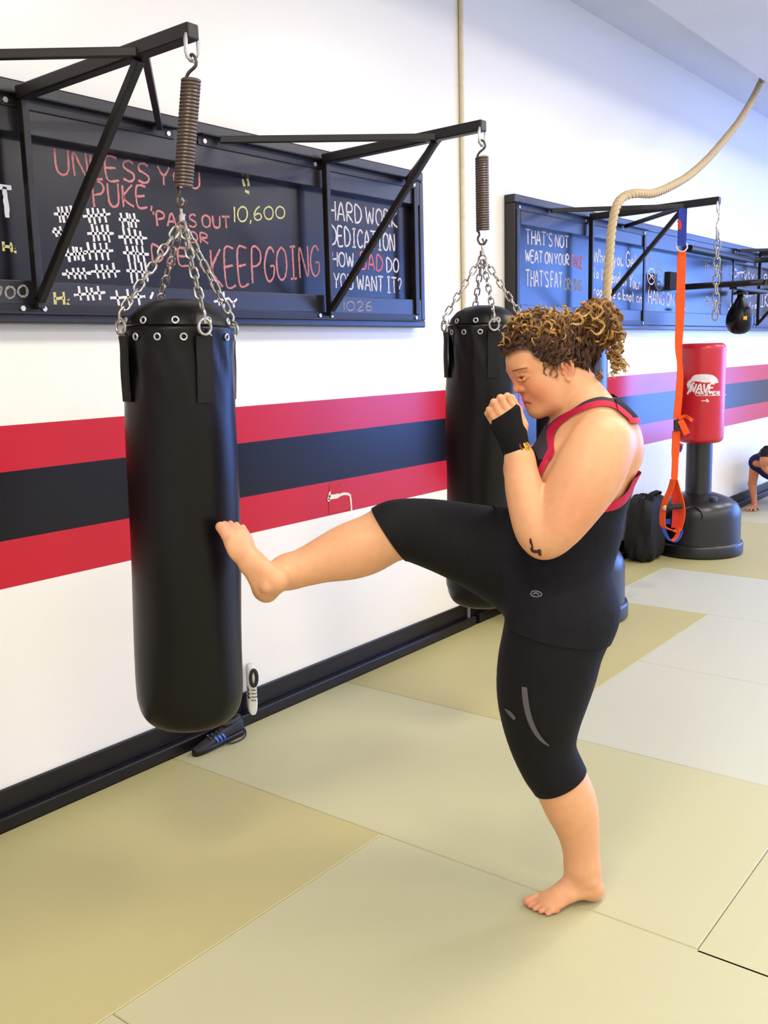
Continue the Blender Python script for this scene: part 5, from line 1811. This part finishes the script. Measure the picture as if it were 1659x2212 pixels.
VV, FF, CC = [], [], []
rg = np.random.default_rng(21)
cnt = 0


def lock(pts, r, col0, col1, amp, wav, phase):
    """One curl: a centre line wound into a loose corkscrew, tapering to its tip."""
    global cnt
    P = spline(pts, 10)
    d = np.r_[0, np.cumsum(np.linalg.norm(np.diff(P, axis=0), axis=1))]
    k = max(10, int(d[-1]/.0045))
    s = np.linspace(0, d[-1], k)
    Q = np.array([np.interp(s, d, P[:, j]) for j in range(3)]).T
    T = nrm_rows(np.gradient(Q, axis=0))
    x = frame_from(T[0])[0]
    fr = []
    for i in range(k):
        x = nrm(x - T[i]*(x @ T[i]))
        fr.append(x)
    fr = np.array(fr)
    fy = np.cross(T, fr)
    a = phase + s*2*pi/wav
    gr = np.clip(s/(d[-1]*.3 + 1e-6), .25, 1)
    Q = Q + (amp*gr)[:, None]*(np.cos(a)[:, None]*fr + np.sin(a)[:, None]*fy)
    R = np.interp(s/d[-1], [0, .15, .75, 1], [.75, 1, .85, .3])
    w = np.interp(s/d[-1], [0, 1], [0, 1])[:, None]
    for q in range(5):
        b0 = 2*pi*q/5 + phase
        tw_ = s*2*pi/(wav*2.2)
        off = r*(.95 if q else .2)*(1 + .25*rg.normal())
        Qs = Q + (off*R)[:, None]*(np.cos(b0 + tw_)[:, None]*fr + np.sin(b0 + tw_)[:, None]*fy) + rg.normal(0, .0003, (k, 3))
        mb = MB().tube(to_world(Qs), R*r*.52, 5)
        VV.extend(mb.v)
        FF.extend([tuple(i + cnt for i in f) for f in mb.f])
        cnt += len(mb.v)
        tone = 1 + .28*rg.normal()
        c = (col0*(1 - w) + col1*w)*min(1.45, max(.55, tone))
        CC.extend(np.repeat(np.hstack([c, np.ones((k, 1))]), 5, axis=0))

# tree over the scalp so that locks lie on it
sc_tree = BVHTree.FromPolygons([Vector(q) for q in hv2], [tuple(int(i) for i in q) for q in ht_])


def on_scalp(p, lift):
    loc, nn, i_, d_ = sc_tree.find_nearest(Vector(p))
    out = nrm(np.array(loc) - H(.02, 0, .04))
    return np.array(loc) + out*lift
bun = c_b + np.array([-.01, 0, .01])
rg = np.random.default_rng(21)
edge_front = [(1094, 762, .0), (1100, 758, .02), (1112, 755, .04), (1124, 753, .055), (1140, 756, .07), (1152, 768, .08), (1168, 778, .082), (1186, 788, .085), (1200, 786, .088), (1216, 774, .09), (1236, 786, .088), (1252, 802, .08), (1264, 818, .07), (1282, 820, .05), (1296, 806, .03), (1305, 795, .01)]
for i in range(250):
    u = rg.uniform(0, len(edge_front) - 1.001)
    j = int(u)
    w = u - j
    e = np.array(edge_front[j])*(1 - w) + np.array(edge_front[j + 1])*w
    side = 1 if rg.random() < .68 else -1
    s0 = P3(e[0], e[1], .05 - side*e[2])
    adv_ = rg.uniform(0, .75)
    start = s0*(1 - adv_) + bun*adv_
    end = bun + rg.normal(0, .018, 3)
    Q = []
    for t in np.linspace(0, 1, 5):
        q = start*(1 - t) + end*t + (H(.03, side*.06, .13) - H(.03, 0, .05))*.35*sin(pi*t)*(1 - adv_)
        Q.append(on_scalp(q, .004 + .004*rg.random()))
    g_ = rg.random()
    up_ = np.clip((Q[1][2] - P3(1200, 740, .05)[2])/.09, 0, 1)
    c0 = BROWN*(1 - .5*up_) + MID*.5*up_
    c1 = (MID if g_ < .45 else GOLD)
    if e[1] > 770 and adv_ < .4:
        c1 = MID*.7 + BROWN*.3
    lock(Q, rg.uniform(.0022, .0042), c0, c1, rg.uniform(.003, .007), rg.uniform(.028, .05), rg.uniform(0, 6))
for i in range(70):
    u = rg.uniform(0, 8)
    j = int(u)
    e = np.array(edge_front[j])*(1 - u + j) + np.array(edge_front[j + 1])*(u - j)
    side = 1 if rg.random() < .75 else -1
    p0 = P3(e[0] + rg.uniform(0, 14), e[1] - rg.uniform(0, 26), .05 - side*e[2])
    dr = nrm(np.array([-.8, 0, .45 + rg.normal(0, .25)]))
    Q = [on_scalp(p0 + dr*t, .003 + .003*rg.random()) for t in (0, .02, .04, .06)]
    lock(Q, rg.uniform(.0024, .004), BROWN, MID*.75 + BROWN*.25, rg.uniform(.003, .005), rg.uniform(.03, .045), rg.uniform(0, 6))
# loose corkscrews over the crown and brow
for i in range(90):
    side = 1 if rg.random() < .7 else -1
    p = P3(rg.uniform(1098, 1260), rg.uniform(668, 735), .05 - side*rg.uniform(0, .08))
    st_ = on_scalp(p, .003)
    dr = nrm(np.array([rg.normal(-.1, .6), rg.normal(0, .5), rg.normal(-.15, .5)]))
    L_ = rg.uniform(.025, .06)
    Q = [st_, on_scalp(st_ + dr*L_*.5, .010), on_scalp(st_ + dr*L_, .012)]
    lock(Q, rg.uniform(.0020, .0034), MID, GOLD if rg.random() < .6 else PALEG, rg.uniform(.005, .0085), rg.uniform(.024, .038), rg.uniform(0, 6))
# the bun
for i in range(150):
    d = nrm(rg.normal(0, 1, 3))
    c = c_b + np.array([.0, 0, .0])
    ax = nrm(np.cross(d, rg.normal(0, 1, 3)))
    R_ = rg.uniform(.044, .066)
    a0, a1 = rg.uniform(0, 6), rg.uniform(.8, 2.2)
    e2 = np.cross(d, ax)
    Q = [c + (cos(a0 + a1*t)*ax + sin(a0 + a1*t)*e2)*R_*np.array([.95, 1.0, 1.0]) + d*.012 for t in np.linspace(0, 1, 5)]
    g_ = rg.random()
    lock(Q, rg.uniform(.0022, .0045), MID if g_ < .6 else BROWN*1.4, GOLD if g_ < .7 else PALEG, rg.uniform(.004, .009), rg.uniform(.026, .045), rg.uniform(0, 6))
# tendrils falling from the bun behind the neck
for pts in ([(1318, 735), (1332, 750), (1336, 775), (1352, 790)], [(1322, 740), (1328, 770), (1340, 786), (1346, 802)], [(1315, 745), (1322, 772), (1328, 795), (1322, 817)], [(1310, 740), (1318, 770), (1332, 792), (1338, 806)], [(1328, 700), (1340, 715), (1338, 735), (1328, 750)],
            [(1326, 690), (1342, 712), (1346, 735), (1334, 757)], [(1300, 800), (1290, 815), (1284, 826), (1276, 828)], [(1320, 760), (1332, 774), (1344, 784), (1355, 796)]):
    for q in range(3):
        Q = [P3(x + rg.normal(0, 3), y + rg.normal(0, 3), .05 - .03 + rg.normal(0, .012)) for x, y in pts]
        lock(Q, rg.uniform(.0022, .0036), MID, PALEG if q else GOLD, rg.uniform(.005, .009), rg.uniform(.026, .036), rg.uniform(0, 6))
# wisps at the temple and bright rings of hair near the crown
for pts in ([(1170, 778, .078), (1176, 790, .079), (1172, 802, .078), (1180, 812, .077)], [(1186, 786, .08), (1192, 800, .08), (1190, 812, .079)], [(1198, 790, .082), (1203, 806, .081), (1199, 818, .08)]):
    for q in range(2):
        Q = [P3(x + rg.normal(0, 2), y, .046 - l) for x, y, l in pts]
        lock(Q, .0014, MID, MID, .003, .02, rg.uniform(0, 6))
for cx_, cy_, rr_, l in ((1246, 690, 12, .09), (1262, 668, 14, .08), (1132, 712, 10, .075), (1285, 672, 15, .07), (1218, 672, 10, .07), (1288, 705, 16, .085)):
    Q = [P3(cx_ + rr_*cos(a), cy_ + rr_*sin(a), .05 - l - .006*a/5) for a in np.linspace(-2.2, 2.6, 7)]
    lock(Q, .0026, GOLD, PALEG, .0025, .03, 0)
curls = link_mesh('curls', VV, FF, M_hair, cap, angle=180)
curls.data.color_attributes.new('tint', 'FLOAT_COLOR', 'POINT').data.foreach_set('color', np.array(CC).ravel())
# emblem on the near hand wrap
M_logo2 = mat('brown_emblem_ink', rgb(120, 84, 20), 0.6)
wraps = [o for o in woman.children if o.name.startswith('hand_wrap')]
near = wraps[0]
me = near.data
off_ = ORIGIN[woman.name]
tw = BVHTree.FromPolygons([Vector(v_.co) + Vector(off_) for v_ in me.vertices], [tuple(p_.vertices) for p_ in me.polygons])
hc = stick(tw, 1138, 964, .0016)
if hc:
    c_, nn = hc
    x_, y_, z_ = frame_from(nn, np.cross(nn, ray(1138, 940) - ray(1138, 990)))
    up_ = nrm((UP - nn*(UP @ nn)) + .28*RT*-1)
    sd_ = np.cross(up_, nn)
    Q = [c_ + up_*.0165*sin(a) + sd_*.0105*cos(a) for a in np.linspace(0, 2*pi, 25)[:-1]]
    k = len(Q)
    R_ = [q - nn*.002 for q in Q]
    eo = link_mesh('emblem', Q + R_, [tuple(range(k)), tuple(range(2*k - 1, k - 1, -1))] + [(i, k + i, k + (i + 1) % k, (i + 1) % k) for i in range(k)], M_yellow, near, smooth=False)
    mb = MB()
    mb.tube(spline([c_ + nn*.0006 + up_*.010*sin(a)*1.1 + sd_*.005*cos(a) for a in np.linspace(0, 2*pi, 13)], 3), .0007, 5)
    mb.tube(spline([c_ + nn*.0006 + up_*.007, c_ + nn*.0006 + sd_*.003, c_ + nn*.0006 - up_*.005, c_ + nn*.0006 - up_*.008 - sd_*.003], 4), .0011, 5)
    mb.build('emblem_print', M_logo2, near)
decal('red_mark', tw, [(1122, 958), (1124, 966), (1129, 973)], [.003, .005, .003], mat('dull_red_print', rgb(120, 26, 24), 0.7), near)
# ------------------------------------------------------------------ someone crouched on the mat at the far edge of the view
O2 = np.array([9.40, 2.60, 0.0])
pr = Prims()
BASIS_SAVE = BASIS


def Q2(f, l, u):          # forward = towards the camera end of the room, l = towards the wall
    return np.array([O2[0] - f, O2[1] + l, u])
# trunk, pelvis, thighs and shins on hands and knees
pr.limb([Q2(-.62, 0, .44), Q2(-.35, 0, .47), Q2(-.08, 0, .46)], [.15, .14, .155], .05, (0, 1, 0), 1.2)
for s in (-1, 1):
    pr.limb([Q2(-.66, s*.1, .42), Q2(-.6, s*.12, .09)], [.095, .062], .04)
    pr.limb([Q2(-.6, s*.12, .075), Q2(-.98, s*.12, .055)], [.06, .036], .03)
    pr.limb([Q2(-.98, s*.12, .045), Q2(-1.14, s*.12, .03)], [.035, .028], .02)
pr.limb([Q2(.0, 0, .48), Q2(.11, 0, .53)], [.06, .055], .03)
for s in (-1, 1):
    pr.ell(Q2(-.02, s*.17, .47), .068, .04)
NB = len(pr)
for s in (-1, 1):
    pr.limb([Q2(-.03, s*.19, .46), Q2(-.10, s*.23, .25), Q2(-.09, s*.2, .05)], [.05, .040, .027], .02)
    w_ = Q2(-.075, s*.2, .024)
    for j, (dx, dy, L_) in enumerate(((.075, -.034, .06), (.085, -.012, .075), (.083, .012, .07), (.072, .033, .055))):
        kn = w_ + np.array([-dx, s*dy, -.004])
        pr.limb([w_, kn], [.018, .011], .014)
        pr.limb([kn, kn + np.array([-L_*.5, s*dy*.25, .004]), kn + np.array([-L_, s*dy*.4, -.008])], [.010, .009, .0075], .004, inner=.003)
    pr.limb([w_ + np.array([-.015, -s*.02, 0]), w_ + np.array([-.04, -s*.058, -.004]), w_ + np.array([-.07, -s*.07, -.008])], [.014, .011, .009], .008, inner=.004)
# head turned down, face towards the camera end
hc = Q2(.20, 0, .525)
nf2, nu2 = nrm([-.78, 0, -.62]), nrm([-.62, 0, .78])
R2 = np.array([nf2, [0, 1.0, 0], nu2])
def h2(f, l, u):
    return hc + nf2*f + np.array([0, 1.0, 0])*l + nu2*u
pr.ell(h2(0, 0, .03), (.095, .075, .088), .02, R2)
pr.ell(h2(.035, 0, -.045), (.056, .058, .07), .03, R2)
pr.ell(h2(.068, 0, -.1), .018, .02)
pr.limb([h2(.088, 0, .0), h2(.108, 0, -.035)], [.009, .012], .012)
for s in (-1, 1):
    pr.ell(h2(.088, s*.03, .0), (.014, .016, .01), .01, R2, -1)
    pr.ell(h2(0, s*.076, -.01), (.016, .007, .028), .006, R2)
pr.ell(h2(.088, 0, -.07), (.01, .022, .008), .006, R2)
vv, tt = surface(pr, [O2[0] - .45, O2[1] - .36, -.02], [O2[0] + 1.25, O2[1] + .36, .75], .005)
fig = thing('person', 'dark-haired person crouching on the mat at the right edge of the view', 'person', O2)
a_ = vv[tt]
fl = np.einsum('ij,ij->i', a_[:, 0], np.cross(a_[:, 1], a_[:, 2])).sum() < 0


def world_mesh(name, v, t, m, parent):
    return link_mesh(name, v, t[:, ::-1] if fl else t, m, parent, angle=180)
M_skin2 = skin_mat('tan_skin', SKIN)
bo = world_mesh('body', vv, tt, M_skin2, fig)
paint(bo, vv, rgb(206, 134, 100), [])
cl_ = Prims(pr[:NB])
v2, t2 = surface(cl_, [O2[0] - .3, O2[1] - .36, .02], [O2[0] + 1.25, O2[1] + .36, .75], .006, .008)
f = (v2[:, 0] - (O2[0] + .45))
v3, t3 = clip(v2, t2, f)
v3, t3 = clip(v3, t3, (O2[0] - .055) - v3[:, 0])
world_mesh('shirt', v3, t3, mat('navy_shirt', rgb(24, 26, 66), 0.8, spec=0.2, vary=0.1), fig)
v3, t3 = clip(v2, t2, -f)
v3, t3 = clip(v3, t3, v3[:, 0] - (O2[0] + .92))
world_mesh('trousers', v3, t3, M_legg, fig)
hh = Prims()
hh.ell(h2(-.012, 0, .045), (.098, .086, .094), .02, R2)
v4, t4 = surface(hh, hc - .16, hc + .16, .005)
d4 = (v4 - hc) @ R2.T
v4, t4 = clip(v4, t4, np.maximum(d4[:, 0] - .02 - .55*(d4[:, 2] - .03), -.05 - d4[:, 2]))
nz = sum(np.sin(v4 @ rng.normal(0, 1, 3)*s_ + rng.uniform(0, 6)) for s_ in (90, 140, 190))
v4 = v4 + nrm_rows(v4 - hc)*(nz*.003)[:, None]
world_mesh('hair', v4, t4, mat('black_hair', rgb(16, 14, 18), 0.6, spec=0.3, vary=0.3, scale=120), fig)
